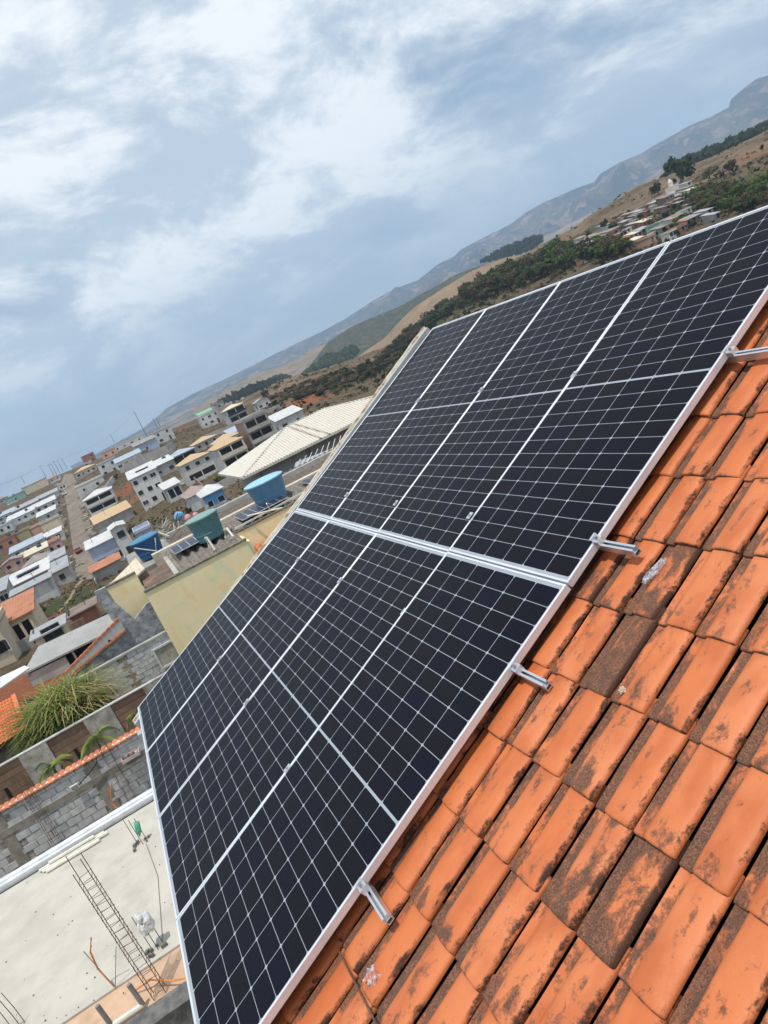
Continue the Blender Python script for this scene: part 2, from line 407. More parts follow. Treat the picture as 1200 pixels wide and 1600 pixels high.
names = {
 (0,0): 'lower row solar panel at the far left, above the grey block wall yard', (1,0): 'lower row solar panel, second from the left edge, beside the pale slab',
 (2,0): 'lower row solar panel, third from the left, its end by the white slab', (3,0): 'lower row solar panel nearest the camera, running along the orange tiles',
 (0,1): 'upper row solar panel beside the cream gable parapet', (1,1): 'upper row solar panel second from the gable parapet',
 (2,1): 'upper row solar panel third from the parapet, ending at the green trees', (3,1): 'upper row solar panel at the right, its top below the hillside settlement'}
mxp = Matrix.Rotation(TH, 4, 'X')
rr = random.Random(11)
for (i, j), lab in names.items():
    a0 = i*(PW+GX); b0 = j*(PL+GY)
    sg = SAG[i]; t = thing('solar_panel', lab, 'solar panel', rp(a0, b0, (sg if j else 0) + rr.uniform(-.001,.001)), 0, 'solar panels on the tiled roof')
    t.rotation_euler = (TH + (-sg if j else sg)/PL + rr.uniform(-.0008,.0008), rr.uniform(-.0008,.0008), 0)
    link('frame', FM, t); bso = link('backsheet', BM, t)
    for c in range(6):
        for r in range(24):
            y = EM + RW_*(r+.5) + (MIDG if r >= 12 else 0)
            link('solar_cell', CM, t, ((PW-6*CW_)/2 + CW_*(c+.5), y, -.0021))
# rails, clamps
def rail_mesh(x0, x1):
    mb = MB(); w, h, t = .030, .038, .003
    # channel open at the top
    mb.box(x0, x1, -w/2, w/2, -h, -h+t); mb.box(x0, x1, -w/2, -w/2+t, -h+t, 0); mb.box(x0, x1, w/2-t, w/2, -h+t, 0)
    mb.box(x0, x1, -w/2+t, -w/2+t+.007, -t, 0); mb.box(x0, x1, w/2-t-.007, w/2-t, -t, 0)
    mb.box(x0, x1, -w/2+t, w/2-t, -h*.55, -h*.5)
    return mb
def end_clamp():
    mb = MB(); mb.box(-.010, .004, -.019, .019, .0005, .004); mb.box(.001, .004, -.019, .019, -.036, .0005)
    mb.box(.004, .034, -.019, .019, -.012, -.008); mb.box(.031, .034, -.019, .019, -.036, -.012)
    m1 = mb
    b = MB(); b.lathe([(.0075,-.008),(.0075,.0005),(.0045,.0008),(.0045,-.002)], 12, (.018,0,0)); b.tube([(.018,0,-.03),(.018,0,-.008)], .004, 8)
    return m1, b
EC, ECB = end_clamp(); ecm = EC.mesh('end_clamp', ALU); ecb = ECB.mesh('bolt', plain('clamp_bolt', (.45,.45,.46), .35, metal=.9))
mcb = MB(); mcb.box(-.019,.019,-.022,.022,.0012,.0042); mcm = mcb.mesh('mid_clamp', ALU)
mbb = MB(); mbb.lathe([(.0065,.0042),(.0065,.009),(.003,.0095)], 8); mbm = mbb.mesh('bolt', plain('clamp_bolt', (.45,.45,.46), .35, metal=.9))
W4 = 4*PW + 3*GX
rl = [(.905, .205, 'lowest rail stub, out over the dirty dark tiles at bottom left'), (1.908, .195, 'second rail stub up from the bottom, over one clean orange tile'),
      (2.600, .225, 'third rail stub up, with clear plastic film beside it'), (3.620, .42, 'topmost rail stub at the right picture edge')]
for k, (b, out, lab) in enumerate(rl):
    t = thing('mounting_rail', 'aluminium ' + lab, 'mounting rail', rp(0, b, -.036 + SAG[0]*(1-abs(b-PL)/PL)), 0, 'mounting rails under the solar panels'); t.rotation_euler = (TH, -.022*(1-abs(b-PL)/PL)/W4, (0, .004, -.01, .0)[k])
    rail_mesh(.05, W4+out).build('channel', ALU, t, world=False)
    o = link('end_clamp', ecm, t, (W4, 0, .036)); link('bolt', ecb, o)
    for i in range(3):
        o = link('mid_clamp', mcm, t, ((i+1)*(PW+GX)-GX/2, 0, .036)); link('bolt', mbm, o)
    for x in (.6, 2.2, 3.9, W4+out-.12 if k == 3 else 4.3):
        hk = MB(); hk.box(x-.015, x+.015, -.003, .003, -.10, -.040); hk.build('roof_hook', ALU, t, world=False)

# small things lying on the tiles
def crumple(name, c, sx, sy, sz, mat, rz, label, seed, cat):
    rnd = random.Random(seed); bm_ = bmesh.new(); bmesh.ops.create_icosphere(bm_, subdivisions=3, radius=1.0)
    for v in bm_.verts:
        d = noise.noise(v.co*2.3 + Vector((seed, 0, 0)))*.7 + noise.noise(v.co*6 + Vector((0, seed, 0)))*.35 + rnd.uniform(-.12,.12)
        v.co *= (1 + d); v.co.x *= sx; v.co.y *= sy; v.co.z *= sz
    me = bpy.data.meshes.new(name); bm_.to_mesh(me); bm_.free(); me.materials.append(mat)
    o = link(name, me); o.matrix_world = Matrix.Translation(c) @ Matrix.Rotation(TH, 4, 'X') @ Matrix.Rotation(rz, 4, 'Z')
    tag(o, label, cat); return o
def film_mat():
    m, g, bs, out = new_mat('clear_plastic_film')
    bs.inputs['Base Color'].default_value = (.75,.78,.82,1); bs.inputs['Roughness'].default_value = .12
    tr = g('ShaderNodeBsdfTransparent', None, Color=(.93,.93,.95,1))
    n = g.noise(g('ShaderNodeTexCoord').outputs['Object'], 70.0, 3.0, .6)
    mx = g('ShaderNodeMixShader', None, Fac=g.math('ADD', .08, g.math('MULTIPLY', g.step(n, .42, .68), .42)), i1=tr.outputs[0], i2=bs.outputs[0]); g.l.new(mx.outputs[0], out.inputs[0]); return m
FILM = film_mat()
def on_roof(px, py, n):
    nn = rp(0,0,1); d = ray(px, py); t = (n - CAM.dot(nn)) / d.dot(nn); return CAM + d*t
crumple('plastic_wrapper', on_roof(1022, 892, -.088), .020, .060, .010, FILM, -.25, 'crumpled strip of clear plastic film below the third rail stub', 3, 'wrapper')
crumple('plastic_wrapper', on_roof(581, 1526, -.085), .026, .026, .018, FILM, .4, 'balled up clear plastic wrapper on the dirty tiles near the bottom', 8, 'wrapper')
crumple('pebble', on_roof(972, 1078, -.092), .013, .012, .006, plain('pale_mortar', (.55,.46,.33), .95, (.42,.33,.22), 60), 0, 'small round cream stone lying between two orange tiles', 5, 'stone')
mb = MB(); A = on_roof(530, 1487, -.09); Bp = on_roof(590, 1604, -.085); mb.tube([A, A.lerp(Bp,.5)+Vector((0,0,.004)), Bp], .0035, 6)
tag(mb.build('rusty_rod', RUST), 'thin rusty steel rod lying across the tiles beside the plastic ball', 'rod')
# ------------------------------------------------------------------ terrain
def colk(c, s3, s4, s2=-.085): return [(22,-7.0),(60,-11),(120,-15),(200,2.25+s2*200),(300,2.25+s3*300),(400,2.25+s4*400),(520,2.25+c*520),(800,2.25+c*520-28),(1600,-68),(9000,-72)]
AZK = [
 (-15, [(22,-7.0),(40,-8),(60,-10),(100,-11),(140,-12),(200,-13),(300,-9.5),(420,-6),(520,-5.5),(800,-22),(1600,-68),(9000,-72)]),
 (-4,  [(22,-7.0),(60,-10.5),(100,-13.5),(170,-19),(200,-20.5),(300,-15.8),(400,-9.5),(500,-5),(620,-1.8),(800,-12),(1600,-68),(9000,-72)]),
 (3,   [(22,-7.0),(60,-11),(100,-14),(150,-16.5),(195,-16.5),(260,-13),(330,-6.8),(450,-4),(600,-4),(800,-20),(1600,-68),(9000,-72)]),
 (10,  [(22,-7.0),(60,-11),(110,-14),(180,-14),(230,-14),(300,-11),(340,-10),(400,-8),(520,-6.5),(800,-30),(1600,-68),(9000,-72)]),
 (14,  colk(-.0150,-.043,-.028,-.088)), (18, colk(-.0245,-.052,-.036)), (20.5, colk(-.029,-.060,-.042)), (22.5, colk(-.0315,-.065,-.045)), (25.5, colk(-.0205,-.055,-.036)),
 (28, colk(-.0095,-.047,-.030)), (30.4, colk(-.0045,-.045,-.027)), (33, colk(.001,-.042,-.022)), (35.5, colk(.002,-.040,-.018)), (37.6, colk(.0045,-.038,-.014)),
 (39, colk(.0120,-.036,-.010)), (42.2, colk(.0195,-.036,-.007)), (44.5, colk(.0150,-.036,-.007)), (47, colk(.0130,-.037,-.009)), (50, colk(.0150,-.040,-.010)), (56, colk(.020,-.045,-.01)), (75, colk(.022,-.045,-.01)),
]
def prof_z(k, D):
    if D <= k[0][0]: return k[0][1]
    for i in range(len(k)-1):
        if D <= k[i+1][0]:
            (d0,z0),(d1,z1) = k[i],k[i+1]; t = (D-d0)/(d1-d0)
            return z0 + (z1-z0)*(t*.45 + (t*t*(3-2*t))*.55)
    return k[-1][1]
def ground_z(x, y):
    dx = -(x-CAM.x); dy = y-CAM.y; D = math.hypot(dx, dy); az = math.degrees(math.atan2(dy, dx))
    if az > 130 or az < -80:
        z = -7.0 - min(8, max(0, D-60)*.02)
    else:
        a = max(AZK[0][0], min(AZK[-1][0], az))
        for i in range(len(AZK)-1):
            if a <= AZK[i+1][0]: break
        t = (a-AZK[i][0])/(AZK[i+1][0]-AZK[i][0]); t = t*t*(3-2*t)*.6 + t*.4
        z = prof_z(AZK[i][1], D)*(1-t) + prof_z(AZK[i+1][1], D)*t
    if D > 90:
        w = min(1, (D-90)/200)
        amp = .9 if az > 12 else .35
        z += w*amp*(noise.noise(Vector((x*.018, y*.018, 0)))*1.6 + noise.noise(Vector((x*.06, y*.06, 3)))*.6)
    return z
def G(px, py):
    """where the ray through a picture point meets the ground"""
    d = ray(px, py); t = 15.0; prev = t
    while t < 6000:
        p = CAM + d*t
        if p.z < ground_z(p.x, p.y):
            lo, hi = prev, t
            for _ in range(18):
                m_ = (lo+hi)/2; q = CAM + d*m_
                if q.z < ground_z(q.x, q.y): hi = m_
                else: lo = m_
            return CAM + d*hi
        prev = t; t *= 1.01
    return CAM + d*700
# patches of bare red soil / green scrub: (px, py, radius m)
def ctr(l): return [(G(px, py), r, k) for px, py, r, k in l]
RED = ctr([(540,598,9,.9),(560,590,8,.8),(500,607,7,1),(480,628,9,1),(455,628,7,1),(430,640,6,.7),(520,615,6,.7),(585,585,6,.6),(300,665,7,1),(320,658,8,1),(340,650,6,.8),(285,672,6,.9),(195,768,7,1),(212,748,6,.9),(205,782,5,.9),
           (930,372,14,.5),(700,455,22,.55),(760,440,20,.5),(800,420,20,.45),(1185,240,13,.5),(1160,246,9,.4),(1195,262,10,.4),(560,610,6,.5),(110,900,3,.8),(100,965,4,.8),(60,1075,5,.9),(30,1075,5,.9),(85,1045,4,.9),(105,905,2,.6),(160,905,4,.5),(860,395,30,.5),(900,380,20,.6),(1060,335,14,.5)])
GRN = ctr([(560,600,22,.35),(540,620,15,.4),(640,560,30,.45),(600,575,20,.3),(230,815,9,.3),(270,810,7,.35),(375,700,8,.35),(130,930,10,.12),(160,900,10,.1),(60,955,8,.9),(200,850,5,.3),(860,400,40,.6),(1130,300,40,.5),(1000,330,45,.35),(720,480,40,.6)])
def terrain():
    azs = []; a = -180
    while a < 180:
        azs.append(a); a += .6 if -16 <= a < 58 else (3.0 if -40 <= a < 90 else 10.0)
    Ds = [0.5, 4, 8, 12, 16]; d = 20
    while d < 9000: Ds.append(d); d *= 1.035 if d < 700 else 1.16
    Ds.append(9000)
    vs = []; cols = []
    for D in Ds:
        for a in azs:
            r = math.radians(a); x = CAM.x - D*math.cos(r); y = CAM.y + D*math.sin(r); z = ground_z(x, y)
            vs.append((x, y, z))
            red = grn = 0
            if 30 < D < 700 and -16 < a < 60:
                jx = x + 6*noise.noise(Vector((x*.11, y*.11, 0))); jy = y + 6*noise.noise(Vector((x*.11, y*.11, 9)))
                for (c, rad, k) in RED:
                    q = ((jx-c.x)**2 + (jy-c.y)**2)/rad**2
                    if q < 1: red = max(red, k*min(1, (1-q)*2.2))
                for (c, rad, k) in GRN:
                    q = ((jx-c.x)**2 + (jy-c.y)**2)/rad**2
                    if q < 1: grn = max(grn, k*min(1, (1-q)*2))
            tan = 1.0 if (D > 380 and a > 10) else 0
            cols.append((red, grn, tan, 1))
    n = len(azs); fs = []
    for j in range(len(Ds)-1):
        for i in range(n):
            k = (i+1) % n; fs.append((j*n+i, (j+1)*n+i, (j+1)*n+k, j*n+k))
    fs.append(tuple(range(n)))
    me = bpy.data.meshes.new('ground'); me.from_pydata(vs, [], fs)
    ca = me.color_attributes.new('patch', 'FLOAT_COLOR', 'POINT'); ca.data.foreach_set('color', [c for q in cols for c in q])
    me.polygons.foreach_set('use_smooth', [True]*len(fs))
    m, g, bs, out = new_mat('dry_ground')
    P = g('ShaderNodeNewGeometry').outputs['Position']
    at = g('ShaderNodeAttribute', {'attribute_name': 'patch'}); sp = g('ShaderNodeSeparateColor', None, Color=at.outputs['Color'])
    n1 = g.noise(P, .03, 9.0, .62); n2 = g.noise(P, .35, 8.0, .65); n3 = g.noise(P, 2.2, 6.0, .7)
    col = g.mix(g.step(n1, .38, .62), (.090,.064,.040), (.130,.096,.060))
    col = g.mix(g.math('MULTIPLY', g.step(n2, .44, .64), .75), col, (.060,.052,.028))
    col = g.mix(g.math('MULTIPLY', g.step(n3, .45, .7), .55), col, (.22,.165,.10))
    col = g.mix(g.math('MULTIPLY', sp.outputs[2], g.step(n1, .40, .60)), col, (.190,.130,.080))
    rm = g.step(g.math('ADD', sp.outputs[0], g.math('MULTIPLY', g.math('SUBTRACT', n2, .5), .9)), .32, .52)
    col = g.mix(rm, col, g.mix(g.step(n3, .35, .65), (.19,.068,.034), (.27,.105,.055)))
    gm = g.step(g.math('ADD', sp.outputs[1], g.math('MULTIPLY', g.math('SUBTRACT', n2, .5), 1.1)), .30, .55)
    col = g.mix(gm, col, g.mix(g.step(n3, .35, .65), (.035,.045,.018), (.075,.085,.035)))
    setin(g, bs, 'Base Color', col); bs.inputs['Roughness'].default_value = .95; bs.inputs['Specular IOR Level'].default_value = .1
    b = g('ShaderNodeBump', None, Height=g.math('ADD', g.math('MULTIPLY', n2, 1.2), g.math('MULTIPLY', n3, .22)), Strength=.7, Distance=1.0); g.l.new(b.outputs[0], bs.inputs['Normal'])
    me.materials.append(m)
    tag(link('ground', me), 'dry brown hillside ground with olive scrub and red soil patches', kind='structure')
terrain()

def hill_mat(name, cols, scale, patches=None, bump=10.0):
    m, g, bs, out = new_mat(name)
    P = g('ShaderNodeNewGeometry').outputs['Position']
    n1 = g.noise(P, scale, 8.0, .6); n2 = g.noise(P, scale*6, 8.0, .65)
    col = g.mix(g.step(n1, .40, .60), cols[0], cols[1])
    col = g.mix(g.math('MULTIPLY', g.step(n2, .48, .62), .7), col, cols[2])
    if len(cols) > 3: col = g.mix(g.math('MULTIPLY', g.step(g.noise(P, scale*2.3, 6.0, .6, .5), .52, .62), .9), col, cols[3])
    setin(g, bs, 'Base Color', col); bs.inputs['Roughness'].default_value = 1; bs.inputs['Specular IOR Level'].default_value = 0
    b = g('ShaderNodeBump', None, Height=g.math('MULTIPLY', n2, bump), Strength=.8, Distance=1.0); g.l.new(b.outputs[0], bs.inputs['Normal'])
    return m
def ridge(name, label, crest, D, w, mat, zb=-75, rough=.0, rows=26, seed=0, step=.25, gully=0.0):
    """a range of hills: crest line at distance D, front slope w metres wide falling to zb, back slope behind"""
    pts = []
    for px, py in crest:
        d = ray(px, py); h = math.hypot(d.x, d.y); pts.append((math.degrees(math.atan2(d.y, -d.x)), CAM.z + D*d.z/h))
    pts.sort()
    vs = []; cols = 0; a = pts[0][0]; A = []
    while a <= pts[-1][0]: A.append(a); a += step
    zs = [max(-900, 0)]
    for a in A:
        for i in range(len(pts)-1):
            if a <= pts[i+1][0]: break
        t = (a-pts[i][0])/max(1e-6, pts[i+1][0]-pts[i][0]); zc = pts[i][1]*(1-t)+pts[i+1][1]*t
        r = math.radians(a)
        for j in range(rows+6):
            u = j/rows                                  # 0 foot .. 1 crest .. back
            s = u if u <= 1 else 1+(u-1)*2.5
            dist = D - w*(1-s)
            x = CAM.x - dist*math.cos(r); y = CAM.y + dist*math.sin(r)
            if u <= 1: f = u**1.15*(1-.25*(1-u)) if gully == 0 else (u**1.35)
            else: f = max(0, 1-(s-1)*1.6)
            z = zb + (zc-zb)*f
            if rough and u < 1:
                p = Vector((x/w*2.2, y/w*2.2, seed)); e = math.sin(math.pi*min(1, u))*max(0, min(1, (zc-40)/200)) if gully else math.sin(math.pi*min(1, u))
                z += rough*e*(noise.fractal(p*2.0, .8, 2.2, 8)*1.0)
                if gully: z -= gully*e*abs(noise.noise(Vector((a*.55, seed, u*.6))))*1.2 - gully*.25*e
            vs.append((x, y, z))
    R = rows+6; fs = []
    for i in range(len(A)-1):
        for j in range(R-1): k = i*R+j; fs.append((k, k+R, k+R+1, k+1))
    me = bpy.data.meshes.new(name); me.from_pydata(vs, [], fs); me.materials.append(mat)
    me.polygons.foreach_set('use_smooth', [True]*len(fs))
    return tag(link(name, me), label, kind='structure')
MT = [(110,728),(150,709),(225,668),(260,638),(300,616),(354,591),(390,573),(426,555),(462,537),(501,519),(540,498),(582,470),(615,452),(654,437),(684,413),(711,399),(720,390),(750,374),(798,350),(822,332),(850,316),(879,304),(900,294),(929,284),(937,272),(967,254),(985,247),(1002,240),(1020,228),(1037,219),(1060,206),(1077,196),(1112,182),(1130,172),(1139,168),(1142,155),(1162,138),(1182,123),(1200,118),(1260,95),(1340,80),(1420,90)]
ridge('mountain_range', 'long blue hazy mountain range with rocky flanks on the horizon', MT, 6000, 1900, hill_mat('mountain_rock', [(.02,.03,.035),(.17,.12,.10),(.006,.012,.014),(.40,.26,.20)], .0034, bump=170), rough=150, rows=100, seed=3, step=.09, gully=120)
ridge('hill', 'grey green hills at the foot of the blue mountains', [(240,668),(330,622),(400,592),(450,570),(495,545),(540,527),(570,513),(600,500),(660,472),(720,445),(780,408),(840,375),(900,345),(960,312),(1020,272),(1080,245),(1140,215),(1200,186),(1300,150),(1400,130)], 3600, 900, hill_mat('foothill', [(.10,.09,.055),(.24,.18,.12),(.05,.06,.03),(.30,.21,.14)], .004, bump=14), rough=18, seed=8)
ridge('hill', 'pale brown far hills above the town', [(300,640),(351,609),(396,586),(450,568),(495,543),(540,526),(570,512),(594,510),(650,500),(700,490)], 2500, 700, hill_mat('tan_far_hill', [(.26,.18,.12),(.20,.15,.095),(.10,.09,.05)], .005, bump=8), rough=8, seed=5)
ridge('hill', 'dark wooded hill in the middle distance', [(470,590),(512,535),(546,512),(572,500),(600,489),(630,476),(660,458),(685,445),(708,431),(735,420),(760,412),(800,405)], 1750, 420, hill_mat('wooded_hill', [(.045,.055,.028),(.06,.065,.035),(.14,.10,.06)], .012, bump=8), rough=5, seed=6)
ridge('hill', 'smooth tan grass hill with a power line', [(545,570),(572,548),(600,529),(630,496),(650,478),(672,464),(690,452),(708,441),(732,426),(760,413),(786,403),(807,399),(840,398),(880,395)], 1000, 330, hill_mat('tan_hill', [(.28,.195,.125),(.24,.165,.105),(.19,.14,.085)], .008, bump=3), rough=2, seed=9)
ridge('hill', 'dark forested ridge behind the brown hillside at the right', [(1020,288),(1050,262),(1074,250),(1090,246),(1110,237),(1140,222),(1170,204),(1200,186),(1230,172),(1300,150),(1400,135)], 900, 220, hill_mat('forest_ridge', [(.035,.04,.025),(.05,.05,.03),(.08,.06,.04)], .02, bump=6), rough=3, seed=12)
# air
hz = MB(); hz.box(-7500, 3500, -3500, 7500, -90, 640)
m = bpy.data.materials.new('haze_air'); m.use_nodes = True; g = NT(m.node_tree); g.n.clear()
pv = g('ShaderNodeVolumePrincipled', None, Color=(.58,.78,1.0,1), Density=.00015, Anisotropy=.1); g('ShaderNodeOutputMaterial', None, Volume=pv.outputs[0])
tag(hz.build('haze', m), 'thin blue haze in the air', kind='stuff')
# ------------------------------------------------------------------ pale concrete slab next door, lower left
YV = Vector((0,1,0))
SZ = -4.6
M_SLAB = plain('pale_screed', (.52,.49,.42), .8, (.45,.425,.365), 1.6, .004, 9, dirt=(.36,.33,.27), dscale=1.1, damt=(.48,.78))
M_PEACH = plain('peach_screed', (.62,.42,.28), .85, (.50,.33,.22), 1.6, .003, 14, dirt=(.35,.22,.14))
M_ROUGH = plain('rough_cement', (.20,.195,.18), .95, (.10,.10,.095), 5, .02, 18, dirt=(.05,.05,.045))
cr_ = random.Random(8); cm_ = MB()
for k in range(170):
    x, y, s = cr_.uniform(-8.5,-3.8), cr_.uniform(-9,-.6), cr_.uniform(.003,.013); 
    if cr_.random() < .5: x = cr_.gauss(-4.0,.35); 
    cm_.box(x-s, x+s, y-s*.8, y+s*.8, SZ, SZ+s)
tag(cm_.build('concrete_crumbs', M_ROUGH), 'tiny crumbs of concrete scattered over the pale slab', kind='stuff')
t = thing('flat_roof_building', 'unfinished neighbour building with a pale cream concrete roof slab', 'building', (-6.2, -4, -7.3))
mb = MB(); mb.box(-8.62, -3.72, -14, -.40, SZ-.16, SZ); mb.build('roof_slab', M_SLAB, t)
mb = MB(); mb.box(-3.715, -2.83, -14, -.40, SZ-.16, SZ-.03); mb.build('edge_strip', M_PEACH, t)
mb = MB(); mb.box(-2.825, -2.45, -14, -.40, SZ-.6, SZ+.05); mb.build('edge_beam', M_ROUGH, t)
mb = MB(); mb.box(-8.5, -2.9, -13.8, -.45, -7.4, SZ-.165); mb.build('wall', M_ROUGH, t)
mb = MB(); mb.box(-8.98, -8.70, -14, -.40, SZ-.05, SZ+.10); mb.box(-8.95,-8.80,-14,-.40,SZ+.10,SZ+.135); gm = mb.build('gutter', plain('white_gutter_metal', (.78,.79,.80), .35, (.66,.67,.68), 4, metal=.2), t)
mb = MB(); mb.box(-8.695, -8.63, -14, -.40, SZ-.12, SZ-.01); mb.build('gutter_shadow_strip', DARK, t)  # solid dark strip standing in for the shadow line beside the gutter
r_ = random.Random(2)
def rebar_cage(base, h, w, n, lean, label, name='rebar_cage', dd=None):
    t = thing(name, label, 'rebar cage', base, 0, 'rebar starter cages')
    L = Vector(lean); dd = dd or w
    for (sx, sy) in ((-1,-1),(1,-1),(1,1),(-1,1)):
        hh = h*(1 + r_.uniform(-.05,.05)); p0 = Vector((sx*dd/2, sy*w/2, 0)); mb = MB()
        mb.tube([p0, p0+L*(hh*.5)+Vector((r_.uniform(-.01,.01), r_.uniform(-.01,.01), 0)), p0+L*hh], .0055, 5); mb.build('bar', RUST, t, world=False)
    for i in range(n):
        z = h*(.04 + .90*i/n); p = L*z; q = [p+Vector((sx*(dd/2+.006), sy*(w/2+.006), r_.uniform(-.02,.02))) for sx, sy in ((-1,-1),(1,-1),(1,1),(-1,1))]
        mb = MB(); 
        for a in range(4): mb.tube([q[a], q[(a+1)%4]], .004, 4)
        mb.build('stirrup', RUST, t, world=False)
    return t
rebar_cage((-3.05, -1.85, SZ-.05), 2.25, .17, 17, (-.05,-.02,1), 'tallest rusty rebar cage, standing like a ladder on the near slab edge')
t = rebar_cage((-4.2, -3.9, SZ), .6, .17, 1, (.0,-.06,1), 'short bare rebar ends at the bottom left corner of the slab')
def starter(base, h, label, wrapc, wname, wl, wcat):
    t = thing('starter_bars', label, 'rebar', base, 0, 'short starter bars on the slab')
    for k in range(3):
        p = Vector(((k%2)*.07-.03, (k-1)*.085, 0)); MB().tube([p, p+Vector((-.03,-.01,h*(1-.1*k)))], .006, 5).build('bar', RUST, t, world=False)
    m_ = MB(); 
    for k in range(9): m_.box(*(lambda x,y,s: (x-s,x+s,y-s,y+s,-.005,.03+s))(r_.uniform(-.13,.13), r_.uniform(-.17,.17), r_.uniform(.012,.028)))
    m_.build('cement_base', M_ROUGH, t, world=False)
    if wcat == 'bottle':
        b = MB(); b.lathe([(.02,0),(.055,.01),(.058,.17),(.05,.22),(.018,.27),(.018,.30)], 10)
        o = b.build(wname, wrapc, None, smooth=True); o.location = Vector(base)+Vector((-.06,.08,h*.66)); o.rotation_euler = (math.radians(165),.1,0); tag(o, wl, wcat)
    else:
        bm_ = bmesh.new(); bmesh.ops.create_icosphere(bm_, subdivisions=3, radius=.1)
        for v in bm_.verts: v.co *= 1+.6*noise.noise(v.co*14)+.3*noise.noise(v.co*37); v.co.z *= 1.7
        me = bpy.data.meshes.new(wname); bm_.to_mesh(me); bm_.free(); me.materials.append(wrapc); o = link(wname, me, None, Vector(base)+Vector((-.04,.0,h*.72))); tag(o, wl, wcat)
starter((-7.2, -1.80, SZ), .62, 'three starter bars under a green bottle near the gutter', plain('green_plastic', (.10,.42,.28), .3, (.06,.3,.2), 8), 'green_bottle', 'green plastic bottle upturned over starter bars on the slab', 'bottle')
starter((-3.95, -1.78, SZ), .62, 'starter bars wrapped in a white plastic bag on the slab', plain('white_bag', (.75,.76,.76), .5, (.5,.52,.52), 20), 'plastic_bag', 'white and black plastic bag wrapped round starter bars on the slab', 'bag')
MB().tube([(-7.1,-1.74,SZ+.01), (-5.8,-1.62,SZ+.006), (-4.0,-1.70,SZ+.01)], .006, 4).build('thin_wire', plain('grey_wire', (.25,.25,.25), .6)); tag(bpy.data.objects['thin_wire'], 'thin grey wire lying across the pale slab between the starter bars', 'wire')
for k, (y0, y1, x, z) in enumerate(((-3.85,-2.52,-8.50,0),(-3.78,-2.45,-8.41,0),(-3.70,-2.62,-8.31,0),(-3.62,-2.70,-8.43,.07))):
    o = MB().tube([(x, y0, SZ+.042+z), (x+.02, y1, SZ+.042+z)], .038, 8).build('pipe', PVC, None, smooth=False); tag(o, 'cream plastic pipe lying in the small pile beside the white gutter', 'pipe', 'cream pipes by the gutter')
OR = plain('orange_conduit', (.75,.28,.07), .5, (.6,.2,.05), 9)
P0 = on_z(180, 1543, SZ)
tag(MB().tube([P0, P0+Vector((-.15,-.10,.3)), P0+Vector((-.1,-.05,.62)), P0+Vector((-.02,.08,.85))], .013, 6).build('orange_conduit', OR), 'curved orange conduit rising from the slab between two thin rods', 'conduit')
tag(MB().tube([(-3.35,-2.2,SZ+.02),(-3.2,-1.9,SZ+.12),(-2.95,-1.62,SZ+.08),(-2.75,-1.35,SZ+.1)], .013, 6).build('orange_conduit', OR), 'orange conduit lying at the foot of the tall rebar cage', 'conduit')
for a_, l_ in ((Vector((-.05,-.10,.72)), 'thin grey rod leaning left of the curved orange conduit'), (Vector((-.05,.27,.5)), 'thin grey rod leaning right of the curved orange conduit')):
    tag(MB().tube([P0, P0+a_], .006, 5).build('thin_rod', plain('grey_wire', (.25,.25,.25), .6)), l_, 'rod')
Q0 = on_z(196, 1596, SZ-.03)
t = thing('drain_pipe', 'grey plastic pipe with two upright stubs on the peach strip', 'pipe', Q0)
mb = MB(); mb.tube([(0,-.5,.06),(0,.28,.06)], .04, 8); mb.build('pipe', PVC, t, world=False)
for y in (-.16, .28): MB().tube([(0,y,.06),(-.02,y-.02,.42)], .035, 8).build('stub', plain('grey_pvc', (.30,.28,.25), .5), t, world=False)

# ------------------------------------------------------------------ block walls
BLK = plain('cement_block', (.66,.66,.64), .95, (.54,.54,.53), 7, .006, 45, rnd=.08, dirt=(.34,.31,.27), dscale=4, damt=(.55,.75))
MORT = plain('mortar', (.46,.43,.38), .95, (.2,.18,.155), 6, .006, 40)
def block_mesh(seed, l, h, d):
    rb = random.Random(seed); mb = MB(); mb.box(-d/2, d/2, -l/2, l/2, -h/2, h/2)
    mb.v = [(x+rb.uniform(-.004,.004), y+rb.uniform(-.006,.006), z+rb.uniform(-.005,.005)) for x, y, z in mb.v]
    return mb.mesh('cement_block', BLK)
def block_wall(x, y0, y1, z0, z1, label, name='block_wall', mat=None, bl=.40, bh=.20, cols=(), skip=()):
    t = thing(name, label, 'wall', (x, (y0+y1)/2, z0))
    MB().box(x-.065, x+.065, y0, y1, z0, z1-.03).build('mortar_core', MORT, t)
    ms = [block_mesh(k, bl-.022, bh-.022, .15) for k in range(6)]; hs = [block_mesh(k+20, bl/2-.02, bh-.022, .15) for k in range(3)]
    o = t.location; nr = int(round((z1-z0)/bh)); rb = random.Random(4)
    cnt = 0
    for r in range(nr-1, -1, -1):
        y = y0 + bl/2 - (bl/2 if r % 2 else 0)
        while y < y1 - bl*.4:
            zc = z0 + bh*(r+.5)
            if cnt < 290 and y-bl/2 > y0-.05 and not any(c0 < y < c1 for c0, c1 in cols) and not (skip and skip[0] < zc-z0 < skip[1]):
                link('cement_block', rb.choice(ms), t, (rb.uniform(-.006,.010), y+rb.uniform(-.006,.006)-o.y, zc-o.z+rb.uniform(-.004,.004)), (0,0,rb.uniform(-.01,.01))); cnt += 1
            y += bl
    for c0, c1 in cols: MB().box(x-.09, x+.085, c0, c1, z0, z1-.004).build('concrete_column', plain('column_concrete', (.36,.33,.27), .95, (.26,.235,.19), 4, .01, 20), t)
    return t
TC = plain('coping_clay', (.60,.20,.085), .8, (.48,.15,.06), 5, rnd=.15, dirt=(.3,.12,.06), dscale=8)
bw = block_wall(-14.0, -7.3, -.2, -7.3, -4.95, 'grey cement block wall capped with orange clay tiles, rebar cages in front', cols=((-5.75,-5.45),(-3.25,-2.95)))
